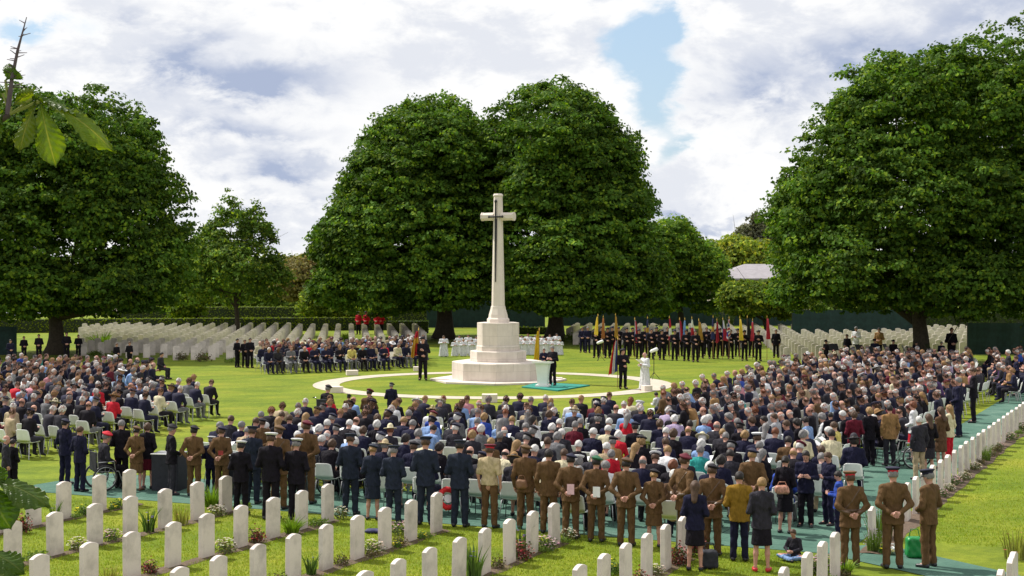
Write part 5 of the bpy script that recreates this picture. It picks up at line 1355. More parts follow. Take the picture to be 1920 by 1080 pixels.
def addq(V, F, col, Mx):
    global off
    V = np.asarray(V, float) @ Mx[:3, :3].T + Mx[:3, 3]; QV.append(V); QF.append(np.asarray(F) + off); QC.append(np.tile(np.array(col), (len(V), 1))); off += len(V)
CHV = []; CHF = []; CHI = 0; coff = 0
cvn = np.array(cv); q4 = np.array([f for f in cf if len(f) == 4]); 
cmq = np.array([m for f, m in zip(cf, cm) if len(f) == 4]); CHM = []
capd = MB(); capd.ring([(.09, .05), (.092, .10), (.135, .12), (.13, .14), (.05, .148)], 12)
capf = np.array([f for f in capd.f if len(f) == 4]); capv = np.array(capd.v)
for i, s in enumerate(crowd):
    of = s['of']; L = LO[('f' if of['fem'] else 'm', 1 if of['pose'] == 'sitlean' else 0)]
    Mx = np.array(Matrix.Translation((s['x'], s['y'], 0)) @ Matrix.Rotation(R(s['h'] - 90), 4, 'Z')); Hx = Mx @ np.array(L['H'])
    addq(*L['cloth'], CC[of['top']], Mx); addq(*L['legs'], CC[of['bottom']], Mx); addq(*L['skin'], SKIN[of['skin']], Mx)
    addq(*HLO[of['hair']], HC[of['hc']], Hx)
    if of['hat'] == 'cap': addq(capv, capf, CC[of['hatc']], Hx)
    elif of['hat']: addq(*HLO[of['hat']], CC[of['hatc']], Hx)
    CHV.append(cvn @ Mx[:3, :3].T + Mx[:3, 3]); CHF.append(q4 + coff); CHM.append(cmq); coff += len(cvn)
if crowd:
    o = link('seated_crowd', mesh_np('seated_crowd', np.concatenate(QV), np.concatenate(QF), [M['crowd']], True, np.concatenate(QC))); tag(o, 'dense mass of seated spectators farther back in the blocks round the lawn', 'crowd', kind='stuff')
    o = link('crowd_chairs', mesh_np('crowd_chairs', np.concatenate(CHV), np.concatenate(CHF), [M['plastic'], M['steel']], True, midx=np.concatenate(CHM))); tag(o, 'white plastic chairs under the mass of far spectators', 'chairs', kind='stuff')
# ------------------------------------------------------------------ flags
FC = dict(blue=(.02, .035, .20), white=(.55, .55, .60), red=(.34, .015, .03), gold=(.40, .22, .03), yellow=(.62, .44, .03), navy=(.015, .02, .08), orange=(.36, .13, .03), black=(.012, .012, .012), sky=(.15, .3, .6))
def flag(u, vfeet, vtop, kind, label, head=260, side=.10, z=0.0, drop=1.08, poleh=None):
    x, y = ground(u, vfeet); H = poleh or height_at(y, vtop); o = empty('flag', (x, y, z), R(head)); tag(o, label, 'flag', 'draped standards and flags')
    m = MB(); m.tube([(0, 0, .05), (0, 0, H)], .016, 6); link('pole', m.mesh('pole', [simple_w]), o)
    m = MB(); m.ring([(.008, H), (.03, H + .03), (.022, H + .09), (.002, H + .17)], 6); link('finial', m.mesh('finial', [gold_m]), o)
    ns, ntt = 26, 18; V = []; C = []; rs = random.Random(int(u))
    p1, p2 = rs.uniform(0, 6), rs.uniform(0, 6); rs_w = rs.uniform(.75, 1.25); drop = drop * rs.uniform(.8, 1.0)
    for j in range(ntt):
        t = j / (ntt - 1); wd = (.09 + .30 * t ** .7) * rs_w; zz = H - .04 - drop * t
        for i in range(ns):
            s = i / (ns - 1); amp = .035 + .075 * t
            V.append((.016 + wd * s, amp * math.sin(s * 15 + p1 + t * 1.4) * (0.3 + s), zz - .16 * s * t + .03 * math.sin(s * 9 + p2)))
            if kind == 'fr': c = FC['blue'] if s < .34 else FC['white'] if s < .67 else FC['red']
            elif kind == 'rbl': c = FC['gold'] if .36 < t < .62 else FC['navy']
            elif kind == 'uk': q = abs((s - .5) * 1.2) + 0; c = FC['red'] if abs(s - .5) < .08 or abs(t - .5) < .07 or (abs(abs(s - .5) - abs(t - .5) * .9) < .05) else FC['white'] if abs(s - .5) < .14 or abs(t - .5) < .13 or (abs(abs(s - .5) - abs(t - .5) * .9) < .12) else FC['blue']
            elif kind == 'rg': c = FC['gold'] if t > .25 and (t < .5 or s > .5) else FC['red']
            elif kind == 'redwhite': c = FC['red'] if t < .45 or t > .8 else FC['white']
            elif kind == 'bluered': c = FC['blue'] if s < .5 else FC['red'] if t > .4 else FC['white']
            else: c = FC[kind]
            C.append(c)
    F = [(j * ns + i, j * ns + i + 1, (j + 1) * ns + i + 1, (j + 1) * ns + i) for j in range(ntt - 1) for i in range(ns - 1)]
    link('cloth', mesh_np('cloth', V, F, [M['flag']], True, np.array(C)), o); return o
simple_w = simple('varnished_pole', (.25, .13, .05), .4, 20, .2); gold_m = simple('gilt_finial', (.65, .42, .08), .35, 10, .1, 0, .6)
fl_ = [(1121, 593, 'yellow', 'yellow'), (1131, 596, 'orange', 'orange'), (1154, 592, 'gold', 'gold'), (1190, 600, 'fr', 'tricolour'), (1214, 598, 'rbl', 'navy and gold'), (1255, 597, 'redwhite', 'red and white'), (1274, 600, 'fr', 'tricolour'), (1284, 600, 'sky', 'light blue'),
       (1297, 598, 'bluered', 'blue and red'), (1310, 602, 'gold', 'gold'), (1337, 596, 'rbl', 'navy and gold'), (1344, 602, 'fr', 'tricolour'), (1355, 600, 'bluered', 'blue and red'), (1367, 598, 'uk', 'crossed red white and blue'), (1387, 597, 'yellow', 'plain yellow'), (1401, 596, 'black', 'black'), (1411, 602, 'fr', 'tricolour'), (1438, 596, 'red', 'deep red')]
for i, (u, vt, kd, w_) in enumerate(fl_):
    vf = 671 + (u - 1118) * .018; flag(u, vf, vt, kd, 'draped %s flag held in the far line, %s from the left' % (w_, ORD[i]), head=250 + (i * 53) % 40)
flag(785, 713, 622, 'rg', 'red and gold standard held by the lone bearer left of the cross', head=190, poleh=2.3, drop=1.1)
flag(1158, 729, 642, 'fr', 'tricolour flag held by the bearer beside the priest', head=170, poleh=2.12, drop=1.55)
flag(1011, 706, 620, 'yellow', 'yellow and red topped flag rising behind the lectern', head=150, drop=1.6)

# ------------------------------------------------------------------ small things
def box_thing(name, u, v, w, d, h, label, cat, mat, trim=None, z=0, rot=0):
    x, y = ground(u, v); m = MB(); m.box(0, 0, h / 2, w, d, h); o = link(name, bevel_mesh(m.mesh(name, [mat]), .015, 2), None, (x, y, z), R(rot)); tag(o, label, cat)
    if trim: 
        m = MB(); m.box(0, 0, h + .012, w * 1.06, d * 1.06, .03); link('rim', bevel_mesh(m.mesh('rim', [trim]), .008, 1), o)
    return o
def speaker(u, v, w, d, h, label, rot=0, z=0.0):
    o = box_thing('loudspeaker', u, v, w, d, h, label, 'loudspeaker', M['black'], rot=rot, z=z)
    m = MB(); m.box(0, -d / 2 - .008, h / 2, w * .86, .012, h * .9); g = link('grille', m.mesh('grille', [M['darkcloth']]), o)
    for s in (-1, 1):
        m = MB(); m.box(s * (w / 2 + .01), 0, h * .7, .02, .16, .04); link('handle', m.mesh('handle', [M['steel']]), o)
    return o
speaker(1126, 806, .52, .45, .95, 'black loudspeaker box standing at the front of the centre seats', 8)
x, y = ground(318, 925); 
o = box_thing('draped_table', 318, 918, .66, .6, .86, 'black box table with pale top rim beside the black bereted man', 'table', M['darkcloth'], M['steel'], rot=-10)
o = box_thing('draped_table', 440, 925, .42, .5, .9, 'black stand with white rim between khaki soldier and naval officer', 'table', M['darkcloth'], M['steel'], rot=-10)
speaker(230, 708, 1.0, .7, .62, 'black flat topped loudspeaker case in front of the rear left rows', 20)
speaker(541, 689, .42, .4, .95, 'black lectern box in front of the seats beyond the ring', 10)
def stand_mic(u, v, hh, label, lean):
    x, y = ground(u, v); o = empty('floodlight', (x, y, 0), R(lean)); tag(o, label, 'floodlight')
    m = MB(); m.tube([(0, 0, .25), (0, 0, hh)], .018, 6); link('pole', m.mesh('pole', [M['black']]), o)
    for k in range(3):
        m = MB(); a = 2 * PI * k / 3; m.tube([(0, 0, .32), (.28 * math.cos(a), .28 * math.sin(a), .01)], .012, 5); link('leg', m.mesh('leg', [M['black']]), o)
    m = MB(); m.tube([(-.17, 0, hh - .04), (-.13, 0, hh), (.13, 0, hh + .10), (.18, 0, hh + .13)], [.05, .075, .09, .06], 12); link('head', m.mesh('head', [M['white']], True), o)
stand_mic(1125, 677, 1.0, 'white tubular lamp on a thin stand in front of the flag bearers', 0)
stand_mic(1226, 711, 1.30, 'white tubular lamp on a stand just behind the priest', 10)
def music_stand(u, v, label, rot):
    x, y = ground(u, v); o = empty('music_stand', (x, y, 0), R(rot)); tag(o, label, 'music stand', 'music stands of the band')
    m = MB(); m.tube([(0, 0, .2), (0, 0, 1.05)], .014, 5)
    for k in range(3): a = 2 * PI * k / 3; m.tube([(0, 0, .25), (.25 * math.cos(a), .25 * math.sin(a), .01)], .01, 4)
    link('tripod', m.mesh('tripod', [M['black']]), o)
    m = MB(); m.box(0, 0, 0, .52, .02, .36, M=Matrix.Translation((0, 0, 1.15)) @ Matrix.Rotation(R(-25), 4, 'X')); link('desk', m.mesh('desk', [M['black']]), o)
for i, u in enumerate((1563, 1612, 1632, 1660, 1694, 1703, 1740)): music_stand(u, 693 + (i % 3) * 3, 'black music stand in the band at the back right, %s from the left' % ORD[i], 20 + i * 13)

WC0 = None
def wheelchair(u, v, head, label, occupant=None, z=0):
    """frame, two big wheels with tyre, rim and spokes, casters, seat, back, push handles"""
    global WC0
    x, y = ground(u, v)
    if WC0 is None:
        o = empty('wheelchair'); WC0 = o
        for s in (-1, 1):
            m = MB(); m.torus((s * .29, -.05, .31), (1, 0, 0), .285, .022, 32, 6); wl_ = link('wheel', m.mesh('wheel', [M['black']], True), o)
            m = MB(); m.torus((s * .31, -.05, .31), (1, 0, 0), .255, .010, 32, 5); link('rim', m.mesh('rim', [M['steel']], True), wl_)
            m = MB()
            for k in range(12): a = 2 * PI * k / 12; m.tube([(s * .29, -.05, .31), (s * .29, -.05 + .27 * math.cos(a), .31 + .27 * math.sin(a))], .004, 4)
            m.tube([(s * .26, -.05, .31), (s * .32, -.05, .31)], .03, 8); link('spokes', m.mesh('spokes', [M['steel']]), wl_)
            m = MB(); m.torus((s * .22, .42, .09), (1, 0, 0), .075, .018, 16, 5); link('caster', m.mesh('caster', [M['black']], True), o)
            m = MB(); m.tube([(s * .24, -.28, .98), (s * .24, -.22, .90), (s * .24, -.20, .46), (s * .24, .30, .44), (s * .22, .42, .12)], .013, 6); m.tube([(s * .25, -.2, .68), (s * .25, .18, .68), (s * .25, .22, .44)], .014, 6); m.tube([(s * .2, .38, .3), (s * .17, .55, .10)], .012, 6); link('frame_side', m.mesh('frame_side', [M['steel']]), o)
            m = MB(); m.tube([(s * .24, -.30, .98), (s * .24, -.40, .985)], .018, 6); link('handle', m.mesh('handle', [M['black']]), o)
            m = MB(); m.box(s * .13, .58, .09, .16, .18, .015); link('footplate', m.mesh('footplate', [M['black']]), o)
        m = MB(); m.box(0, .06, .44, .44, .48, .03); link('seat', bevel_mesh(m.mesh('seat', [M['darkcloth']]), .01, 1), o)
        m = MB(); m.box(0, -.235, .70, .44, .03, .44); link('backrest', bevel_mesh(m.mesh('backrest', [M['darkcloth']]), .01, 1), o)
    else: o = copy_tree(WC0)
    o.location = (x, y, 0); o.rotation_euler = (0, 0, R(head - 90)); tag(o, label, 'wheelchair', 'wheelchairs')
    return o
wheelchair(62, 815, 40, 'wheelchair with big spoked wheel at the left block near edge')
wheelchair(193, 918, 35, 'black wheelchair between the left suited man and white haired man')
wheelchair(598, 925, 50, 'wheelchair with grey rims in the gap left of the air force officers')
wheelchair(612, 800, 60, 'wheelchair at the front left corner of the centre seats')
wheelchair(1005, 838, 75, 'wheelchair beside the blue jacket in the centre seats')
wheelchair(1040, 832, 70, 'second wheelchair to the right of the blue draped one')
wheelchair(1878, 742, 150, 'wheelchair on the lawn near the right picture edge')
wheelchair(1716, 878, 150, 'wheelchair with red blanket near the maroon coat')
def sitter(u, v, head, label, **k):
    x, y = ground(u, v); o = person('sit', x, y, head, **k); tag(o, label, 'person', 'wheelchair users'); return o
sitter(62, 815, 40, 'person in dark coat and dark cap in the left wheelchair', top='black', bottom='black', hat='beret', hatc='black')
sitter(193, 918, 35, 'person in dark coat and red beret in the near left wheelchair', top='charcoal', bottom='black', hat='beret', hatc='red')
sitter(598, 925, 50, 'person in dark blue coat in the wheelchair by the gap', top='navy', bottom='navy', hc='white')
sitter(612, 800, 60, 'person in black in the front corner wheelchair', top='black', bottom='black', hat='beret', hatc='black')
sitter(1878, 742, 150, 'white haired person in pale top in the wheelchair at the right edge', top='purple', bottom='black', hc='white')

def wreath(u, v, z, label, tilt):
    x, y = ground(u, v); o = empty('poppy_wreath', (x, y, z)); o.rotation_euler = (R(70), R(tilt), R(20)); tag(o, label, 'wreath')
    rg = np.random.default_rng(int(u)); n = 420; a = rg.uniform(0, 2 * PI, n); q = rg.uniform(0, 2 * PI, n)
    P = np.stack([(.19 + .06 * np.cos(q)) * np.cos(a), (.19 + .06 * np.cos(q)) * np.sin(a), .05 * np.sin(q)], 1); N = np.stack([np.cos(q) * np.cos(a), np.cos(q) * np.sin(a), np.sin(q)], 1)
    V, F, c = leaf_quads(P, N, .06, np.tile(np.array([(.55, .01, .015)]), (n, 1)), rg); link('poppies', mesh_np('poppies', V, F, [M['redcloth']]), o)
    m = MB(); m.torus((0, 0, 0), (0, 0, 1), .19, .05, 24, 8); link('ring', m.mesh('ring', [M['redcloth']], True), o)
    m = MB(); m.ring([(.09, -.005), (.09, .005)], 20); link('card', m.mesh('card', [M['paper']]), o)
wreath(840, 985, .55, 'red poppy wreath with white centre hanging by the air force officers', 35)
wreath(160, 815, .22, 'red poppy wreath leaning by the left chairs', 10)
def bag(name, u, v, w, d, h, label, cat, mat, z=0, rot=0, strap=True):
    x, y = ground(u, v); o = empty(name, (x, y, z), R(rot)); tag(o, label, cat)
    f = lambda p: (np.sqrt((np.maximum(np.abs(p - A3((0, 0, h * .5))) - A3((w * .5 - .06 + .0 * w, d * .5 - .06, h * .5 - .07)) * (1 - .18 * np.clip(p[:, 2:3] / h, 0, 1)), 0) ** 2).sum(1)) - .06) * .9 + np.sin(p[:, 0] * 40) * np.sin(p[:, 2] * 33) * .006
    V, F = nets(f, (-w, -d, -.03), (w, d, h * 1.2), .014); V[:, 2] = np.maximum(V[:, 2], 0.001)
    b = link('body', mesh_np('body', V, F, [mat], True), o)
    if strap:
        m = MB(); m.tube([(-w * .3, 0, h * .9), (-w * .2, 0, h * 1.25), (w * .2, 0, h * 1.25), (w * .3, 0, h * .9)], .010, 5); link('strap', m.mesh('strap', [mat]), o)
    return o
bag('backpack', 1330, 1066, .32, .24, .36, 'dark navy backpack on the grass behind the long haired woman', 'backpack', M['darkcloth'])
bag('shopping_bag', 1714, 1046, .32, .26, .42, 'bright green bag on the grass between the two right officers', 'bag', M['greenplastic'])
bag('handbag', 1466, 1003, .30, .18, .20, 'tan patterned handbag hanging at the hip of the woman in black', 'handbag', simple('tan_leather', (.42, .20, .14), .5, 30, .5), z=.80)
bag('satchel', 978, 994, .24, .16, .22, 'brown satchel at the hip of the first khaki soldier in the long row', 'satchel', simple('brown_canvas', (.20, .10, .05), .7, 30, .2), z=.82)
bag('bag', 1672, 1040, .18, .16, .16, 'small white and dark bag at the feet of the large khaki officer', 'bag', M['paper'])
bag('bag', 700, 1000, .36, .22, .10, 'flat dark blue bundle on the grass between near headstones', 'bag', simple('navy_bundle', (.02, .02, .09), .7, 9, .2), strap=False)
m = MB(); m.tube([(0, 0, 0), (.02, 0, .86), (.02, .1, .88)], .012, 6); x, y = ground(1268, 1030); tag(link('walking_stick', m.mesh('walking_stick', [M['steel']]), None, (x, y, 0), 0), 'pale walking stick held by the belted officer turned right', 'walking stick')
def booklet(x, y, z, head, label, w=.15, h=.21, mat=None, tilt=-55):
    m = MB()
    for s in (-1, 1): m.box(s * w / 2, 0, 0, w, h, .006, M=Matrix.Rotation(R(s * -8), 4, 'Y'))
    o = link('booklet', m.mesh('booklet', [mat or M['paper']])); o.location = (x, y, z); o.rotation_euler = (R(tilt + 90), 0, R(head - 90)); tag(o, label, 'booklet', 'open service booklets'); return o
n = 0
for o in [q for q in bpy.data.objects if q.get('group') == 'seated spectators' and q.data in (POSES['sitread'].body, POSES['sitw'].body)]:
    h = o.rotation_euler[2] + PI / 2
    if n < 70: booklet(o.location.x + .40 * math.cos(h), o.location.y + .40 * math.sin(h), .875, math.degrees(h), 'white booklet of ' + o['label']); n += 1
x, y = ground(1209, 732); booklet(x - .24, y - .30, 1.25, 215, 'open white book held by the priest', .17, .24)
x, y = ground(1071, 1010); booklet(x - .02, y - .26, 1.0, 78, 'pink paper held behind the back of the third khaki soldier', .07, .2, simple('pink_paper', (.7, .45, .5), .7, 9, .1), 0)
x, y = ground(1119, 1016); booklet(x - .02, y - .26, 1.0, 78, 'pale papers held behind the back of the fourth khaki soldier', .07, .2, None, 0)
x, y = ground(417, 930); booklet(x + .02, y - .28, 1.03, 78, 'red booklet held behind the back of a left khaki soldier', .06, .10, simple('dull_red', (.30, .03, .03), .8, 9, .2), 0)

# ------------------------------------------------------------------ planting between the headstones
M['plant'] = attrmat('plant_leaves', .6, .3, 0, 0, .25)
def blades(n, h, spread, col, rg, w=.018, lean=.5, tipc=None):
    V = []; F = []; C = []
    for i in range(n):
        a = rg.uniform(0, 2 * PI); r = spread * math.sqrt(rg.uniform(0, 1)) * .5; x, y = r * math.cos(a), r * math.sin(a); hh = h * rg.uniform(.55, 1.1); d = rg.uniform(.2, 1) * lean
        t = rg.uniform(0, 2 * PI); wx, wy = w * math.cos(t), w * math.sin(t); k = len(V); c = np.array(col) * rg.uniform(.65, 1.35)
        for j in range(4):
            f = j / 3; q = (1 - f * f * .95); ox = math.cos(a) * d * hh * f * f; oy = math.sin(a) * d * hh * f * f; z = hh * (f - .18 * d * f * f)
            V += [(x + ox - wx * q, y + oy - wy * q, z), (x + ox + wx * q, y + oy + wy * q, z)]; C += [c, c]
        for j in range(3): F.append((k + 2 * j, k + 2 * j + 1, k + 2 * j + 3, k + 2 * j + 2))
    return V, F, C
def blobs_leaf(n, r, h, size, cols, rg):
    d = rg.normal(size=(n, 3)); d /= np.linalg.norm(d, axis=1, keepdims=True); d[:, 2] = np.abs(d[:, 2]); P = d * np.array([r, r, h]) * rg.uniform(.4, 1.05, (n, 1)) * (1 + .25 * np.sin(d[:, :1] * 9) * np.cos(d[:, 1:2] * 8)); P[:, 2] += .02
    c = np.array(cols)[rg.integers(0, len(cols), n)] * rg.uniform(.6, 1.3, (n, 1)); return leaf_quads(P, d + rg.normal(size=(n, 3)) * .6, size, c, rg, aspect=.6)
def flowers(n, r, h, size, cols, rg, z0=0):
    d = rg.normal(size=(n, 3)); d /= np.linalg.norm(d, axis=1, keepdims=True); d[:, 2] = np.abs(d[:, 2]) * .7 + .3; C = d * np.array([r, r, h]) * 1.03; C[:, 2] += z0
    m = MB()
    for i in range(n):
        m.col = tuple(np.array(cols[rg.integers(0, len(cols))]) * rg.uniform(.75, 1.2)); cx_, cy_, cz_ = C[i]; s = size * rg.uniform(.7, 1.3); a0 = rg.uniform(0, 6)
        for k in range(5):
            a = a0 + 2 * PI * k / 5; b = a + .55; g = a - .55
            m.add([(cx_, cy_, cz_), (cx_ + s * .7 * math.cos(g), cy_ + s * .7 * math.sin(g), cz_ + s * .25), (cx_ + s * math.cos(a), cy_ + s * math.sin(a), cz_ + s * .35), (cx_ + s * .7 * math.cos(b), cy_ + s * .7 * math.sin(b), cz_ + s * .25)], [(0, 1, 2, 3)])
    return np.array(m.v), m.f, np.array(m.c)
rg = np.random.default_rng(77); PROTO = {}
def proto(kind, fol, flo=None, stems=None):
    o = empty('plant'); me = mesh_np('foliage', np.array(fol[0]), fol[1], [M['plant']], False, np.array(fol[2])); link('foliage', me, o)
    if flo is not None: link('flowers', mesh_np('flowers', flo[0], flo[1], [M['plant']], False, flo[2]), o)['kind'] = 'stuff'
    o.location = (0, -20, 0); PROTO[kind] = o
G1 = (.10, .17, .02); G2 = (.05, .10, .02); G3 = (.16, .22, .03)
proto('fern', blades(90, .42, .26, (.15, .24, .02), rg, .020, 1.0))
proto('iris', blades(46, .50, .18, (.09, .15, .035), rg, .018, .45), flowers(4, .09, .40, .03, [(.16, .08, .42)], rg))
proto('redbush', blobs_leaf(420, .22, .30, .055, [(.05, .08, .02), (.16, .03, .03), (.08, .05, .03), (.22, .05, .05)], rg), flowers(26, .20, .28, .028, [(.50, .03, .06), (.55, .2, .22)], rg))
proto('lowgreen', blobs_leaf(380, .26, .15, .05, [G1, G3, (.12, .19, .03)], rg))
proto('pinkbush', blobs_leaf(380, .24, .26, .05, [(.07, .11, .03), (.10, .12, .05)], rg), flowers(46, .23, .28, .028, [(.65, .35, .42), (.7, .55, .6), (.5, .25, .5)], rg))
proto('whiteflower', blobs_leaf(320, .22, .22, .045, [(.10, .14, .04), (.16, .13, .07)], rg), flowers(40, .20, .24, .026, [(.7, .66, .62), (.65, .5, .45)], rg))
proto('spikes', blades(60, .36, .28, (.22, .22, .05), rg, .010, .35), flowers(12, .16, .32, .018, [(.42, .14, .10)], rg))
proto('dry', blobs_leaf(330, .22, .24, .05, [(.13, .09, .04), (.10, .07, .04), (.09, .12, .03)], rg))
proto('lavender', blades(120, .46, .34, (.12, .18, .04), rg, .010, .5), flowers(70, .22, .42, .018, [(.38, .28, .50), (.5, .42, .55)], rg))
proto('yellow', blobs_leaf(260, .18, .16, .05, [G1, G2], rg), flowers(9, .14, .20, .04, [(.75, .60, .02)], rg))
DESC = dict(fern='bright green arching leafy plant', iris='upright blade leaved iris', redbush='dark red leaved flowering bush', lowgreen='low light green cushion plant', pinkbush='pink flowered bush', whiteflower='pale flowered low bush', spikes='thin reddish spiked plant', dry='brownish twiggy plant', lavender='tall pale lilac flowered clump', yellow='low yellow flowered plant')
USED = set()
def plant(kind, x, y, scale, label):
    if kind in USED: o = copy_tree(PROTO[kind])
    else: o = PROTO[kind]; USED.add(kind)
    o.location = (x, y, .02); o.rotation_euler = (0, 0, random.uniform(0, 6)); o.scale = (scale, scale, scale * random.uniform(.85, 1.15)); tag(o, label, 'plant', 'plants in the grave beds')
rp = random.Random(3); kinds = ['redbush', 'fern', 'whiteflower', 'lowgreen', 'dry', 'spikes', 'redbush', 'pinkbush', 'iris', 'lowgreen', 'yellow', 'dry', 'whiteflower']
near = sorted(NEAR, key=lambda t: (t[2], t[0]))
byr = {}
for s, c, r in near: byr.setdefault(r, []).append(s)
special = {(1, 0): 'redbush'}
for r, ss in byr.items():
    c = RC[r]
    for i, s in enumerate(ss):
        if rp.random() < .12: continue
        x, y = ax(s + .52 + rp.uniform(-.08, .08), c + rp.uniform(0, .08)); k = rp.choice(kinds)
        if r == 8: k = 'spikes'
        if 960 + x / y * FPX > 1990 or 960 + x / y * FPX < -40: continue
        where = 'behind headstone %s from path end, %s near row' % (ORD[len(ss) - 1 - i], ORD[min(r - 1, 7)])
        plant(k, x, y, rp.uniform(.75, 1.15), DESC[k] + ', ' + where)
        if rp.random() < .35:
            k2 = rp.choice(['lowgreen', 'dry', 'yellow']); x, y = ax(s + .28, c + .1); plant(k2, x, y, .6, 'small ' + DESC[k2] + ', ' + where)
for (u, v, k, sc_, lab) in ((398, 952, 'fern', 1.15, 'big bright fern like plant by the black naval officers'), (975, 1040, 'iris', 1.1, 'tall iris clump left of the fifth near row path end'), (1650, 1010, 'lavender', 1.35, 'tall lilac flowered clump left of the lone headstone by the big officer'), (1662, 1040, 'yellow', 1.0, 'yellow flowered plant at the foot of the lilac clump'),
        (1640, 1035, 'lavender', .9, 'small lilac plant by the belted officer'), (1548, 1075, 'pinkbush', 1.2, 'pink flowered bush between the lower right headstones'), (1526, 1078, 'pinkbush', .9, 'smaller pink flowered bush by the child'), (748, 1003, 'pinkbush', 1.0, 'crimson and white flower bouquet by the middle headstones'), (1905, 1050, 'spikes', 1.5, 'brown spiky plant at the lower right edge'), (1150, 1078, 'yellow', 1.1, 'yellow flowers at the lower middle edge'), (40, 1000, 'redbush', 1.1, 'dark red bush near the left picture edge')):
    x, y = ground(u, v); plant(k, x, y, sc_, lab)
for i, s in enumerate(RC7S[2:]):
    x, y = ax(s + .5, c7 + rp.uniform(.05, .16))
    if 960 + x / y * FPX > 1960: break
    if rp.random() < .25: continue
    k = rp.choice(['lowgreen', 'fern', 'dry', 'redbush', 'dry', 'lavender', 'pinkbush', 'lowgreen', 'whiteflower']); plant(k, x, y, rp.uniform(.6, 1.0), DESC[k] + ', %s in the right bed away from the officers' % ORD[min(i, 49)])
for i, (u, v, k, sc_) in enumerate(((190, 655, 'fern', 2.6), (180, 668, 'lowgreen', 2.0), (380, 678, 'dry', 2.2), (340, 676, 'dry', 1.8), (430, 680, 'lowgreen', 1.4), (1075, 640, 'lowgreen', 3.0), (1225, 625, 'whiteflower', 3.2), (1360, 622, 'lavender', 3.2), (1600, 626, 'dry', 4.0), (1640, 626, 'dry', 3.2), (1670, 650, 'lowgreen', 2.2), (750, 640, 'lowgreen', 2.0), (650, 640, 'fern', 1.6))):
    x, y = ground(u, v); plant(k, x, y, sc_, DESC[k] + ' among the far graves, %s from the left of the list' % ORD[i])
for k, o in PROTO.items():
    if k not in USED:
        for ch in list(o.children): bpy.data.objects.remove(ch)
        bpy.data.objects.remove(o)

# ------------------------------------------------------------------ horse chestnut bough hanging in from the left, close by
M['bigleaf'] = None
def leafmat():
    m, t, b = new_mat('chestnut_leaf'); tcn = node(t, 'ShaderNodeTexCoord'); uvn = node(t, 'ShaderNodeVertexColor'); uvn.layer_name = 'Col'
    sp = node(t, 'ShaderNodeSeparateColor'); t.links.new(uvn.outputs[0], sp.inputs[0])
    f = nz(t, 30, 5, .6, tcn.outputs['Object']); c = ramp(t, f, [(.3, (.050, .095, .008)), (.6, (.085, .135, .010)), (.8, (.13, .17, .018))])
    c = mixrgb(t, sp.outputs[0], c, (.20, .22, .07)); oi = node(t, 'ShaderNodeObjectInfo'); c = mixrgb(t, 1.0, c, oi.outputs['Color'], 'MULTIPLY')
    t.links.new(c, b.inputs['Base Color']); b.inputs['Roughness'].default_value = .45; b.inputs['Specular IOR Level'].default_value = .4
    bump(t, b, sp.outputs[1], .7, .004)
    tr = node(t, 'ShaderNodeBsdfTranslucent'); mx = node(t, 'ShaderNodeMixShader'); mx.inputs[0].default_value = .42; t.links.new(mixrgb(t, 1.0, c, (1.5, 1.35, .35), 'MULTIPLY'), tr.inputs[0])
    t.links.new(b.outputs[0], mx.inputs[1]); t.links.new(tr.outputs[0], mx.inputs[2]); t.links.new(mx.outputs[0], t.nodes['Material Output'].inputs[0]); return m
M['bigleaf'] = leafmat()
def leaflet(L, W, droop, fold, seed):
    """one obovate toothed leaflet with midrib and side veins, curving down along its length (local x)"""
    r = random.Random(seed); n, k = 34, 12; V = []; C = []
    curve = []; x = z = 0; a = R(8)
    for i in range(n + 1): curve.append((x, z, a)); x += math.cos(a) * L / n; z += math.sin(a) * L / n; a -= droop / n * (1 + .6 * math.sin(i * .4 + seed))
    for i in range(n + 1):
        t = i / n; w = W * (math.sin(PI * min(1, t ** 1.35 * 1.02)) ** .75) * (.25 + .75 * t ** .6) if 0 < t < 1 else 0.0
        if t > .86: w *= max(0, (1 - t) / .14) ** .55
        tooth = 1 + .055 * ((i * 2.5) % 1.0 - .5) * 2
        x, z, a = curve[i]
        for j in range(-k, k + 1):
            s = j / k; yy = s * w * tooth; h = -abs(s) * w * fold + .018 * W * 10 * math.sin(abs(s) * 3.0) * 0 + .0035 * math.sin(t * 60 - abs(s) * 9) * abs(s) + .006 * math.sin(t * 9 + s * 3 + seed) * abs(s)
            V.append((x - math.sin(a) * h, yy, z + math.cos(a) * h)); vein = (math.sin(t * 58 - abs(s) * 16) > .86) * .5; C.append((1.0 if abs(j) == 0 else vein * .35, 1.0 if j == 0 else vein, 0))
    q = 2 * k + 1; F = [(i * q + j, i * q + j + 1, (i + 1) * q + j + 1, (i + 1) * q + j) for i in range(n) for j in range(q - 1)]
    return mesh_np('leaflet', V, F, [M['bigleaf']], True, np.array(C))
def ray(u, v, D):           # a point D metres away in the direction of photo pixel
    c, s = math.cos(PITCH), math.sin(PITCH); a, b = (u - 960) / FPX, -(v - 540) / FPX
    d = Vector((a, c + b * s, -s + b * c)); return Vector((0, 0, EYE)) + d * D
D = 3.2
bt = empty('horse_chestnut_tree', (-3.4, 2.6, 0)); tag(bt, 'near chestnut tree whose big leaves hang in at the left edge', 'tree')
bo = Vector(bt.location)
m = MB(); m.tube([(0, 0, 0), (.03, .05, 2.5), (0, .1, 5.0), (-.1, .05, 7.5)], [.24, .19, .16, .10], 14); link('trunk', m.mesh('trunk', [M['bark']], True), bt)
TW = [[(-3.4 , 2.7, 4.6), ray(-160, 330, 3.1), ray(-40, 250, D), ray(18, 215, D)], [(-3.4, 2.7, 3.6), ray(-260, 900, 3.1), ray(-120, 960, D), ray(-30, 930, D)]]
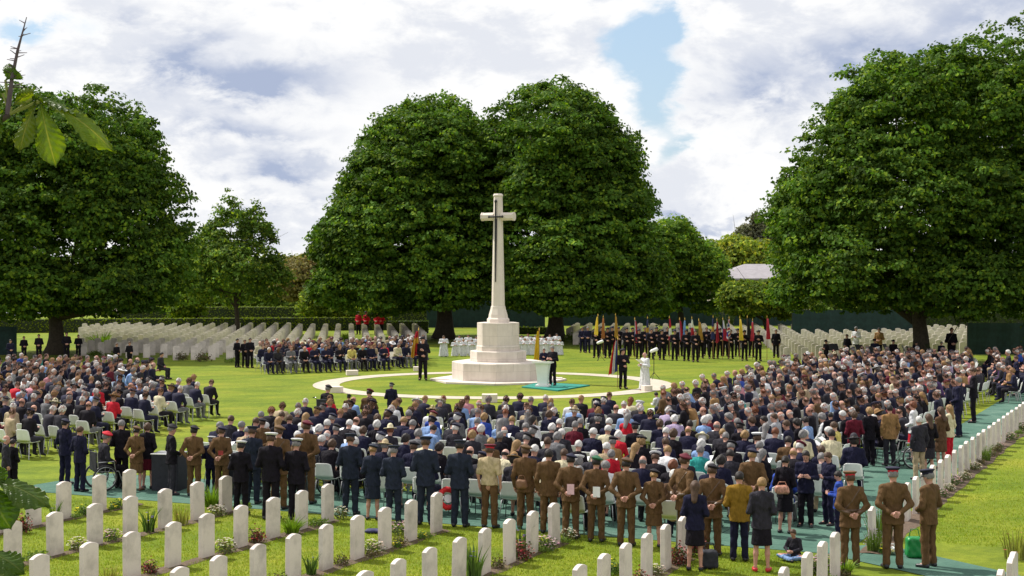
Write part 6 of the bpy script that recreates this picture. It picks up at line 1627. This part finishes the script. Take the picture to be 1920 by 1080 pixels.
for tw in TW:
    pts = [Vector(p) - bo for p in tw]; P2 = []
    for i in range(len(pts) - 1):
        for k in range(4): P2.append(pts[i].lerp(pts[i + 1], k / 4))
    P2.append(pts[-1]); m = MB(); m.tube(P2, [.024 * (1 - i / len(P2) * .85) for i in range(len(P2))], 8); link('branch', m.mesh('branch', [M['bark']], True), bt)
def leaf(u, v, u2, v2, W, droop, roll, seed, D0=D, dd=0.0, tint=(1, 1, 1), fold=.28):
    a = ray(u, v, D0); b = ray(u2, v2, D0 + dd); d = b - a; L = d.length * 1.12
    me = leaflet(L, W, droop, fold, seed); x = d.normalized(); up = Vector((0, -1, .25)) if abs(x.z) > .6 else Vector((0, -.55, .8)); y = up.cross(x).normalized(); z = x.cross(y)
    Mx = Matrix((x, y, z)).transposed().to_4x4() @ Matrix.Rotation(R(roll), 4, 'X') @ Matrix.Rotation(-droop * .42, 4, 'Y')
    o = link('leaf', me, bt); o.matrix_local = Matrix.Translation(a - bo) @ Mx; o.color = (*tint, 1)
    m = MB(); m.tube([tuple(ray(18, 215, D0) - bo) if v < 600 else tuple(ray(-30, 930, D0) - bo), tuple(a - bo)], .0028, 5); link('leaf_stalk', m.mesh('leaf_stalk', [M['stem']]), bt); return o
M['stem'] = simple('leaf_stem', (.20, .22, .05), .6, 20, .2)
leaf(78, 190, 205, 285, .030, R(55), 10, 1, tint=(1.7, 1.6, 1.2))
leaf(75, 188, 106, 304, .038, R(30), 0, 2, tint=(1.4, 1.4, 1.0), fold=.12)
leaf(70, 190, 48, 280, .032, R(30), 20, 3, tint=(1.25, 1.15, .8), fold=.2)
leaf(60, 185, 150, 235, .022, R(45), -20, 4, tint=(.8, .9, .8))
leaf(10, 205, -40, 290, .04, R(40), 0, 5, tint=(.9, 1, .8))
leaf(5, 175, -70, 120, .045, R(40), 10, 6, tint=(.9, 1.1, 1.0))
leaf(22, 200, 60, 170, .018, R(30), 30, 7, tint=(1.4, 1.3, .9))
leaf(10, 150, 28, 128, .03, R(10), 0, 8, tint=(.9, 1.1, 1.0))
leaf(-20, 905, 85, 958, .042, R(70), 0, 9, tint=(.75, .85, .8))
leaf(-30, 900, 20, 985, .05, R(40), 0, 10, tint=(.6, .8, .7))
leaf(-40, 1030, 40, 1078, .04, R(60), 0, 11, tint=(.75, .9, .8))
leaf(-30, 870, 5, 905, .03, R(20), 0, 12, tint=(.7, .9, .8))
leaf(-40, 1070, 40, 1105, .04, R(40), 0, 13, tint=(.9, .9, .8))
m = MB(); P_ = [ray(14, 215, D), ray(22, 150, D), ray(33, 95, D), ray(50, 32, D)]; m.tube([tuple(p - bo) for p in P_], [.006, .0042, .003, .0008], 6)
rt = random.Random(4)
for i in range(26):
    t = rt.uniform(.25, .98); seg = min(2, int(t * 3)); f = t * 3 - seg; p = P_[seg].lerp(P_[seg + 1], f) - bo; s = rt.choice((-1, 1)); q = p + Vector((s * rt.uniform(.012, .028) * (1.2 - t * .7), rt.uniform(-.01, .01), rt.uniform(-.002, .010)))
    m.tube([tuple(p), tuple(q)], [.0013, .0006], 4)
link('flower_stalk', m.mesh('flower_stalk', [simple('dry_stalk', (.10, .07, .09), .8, 20, .2)]), bt)
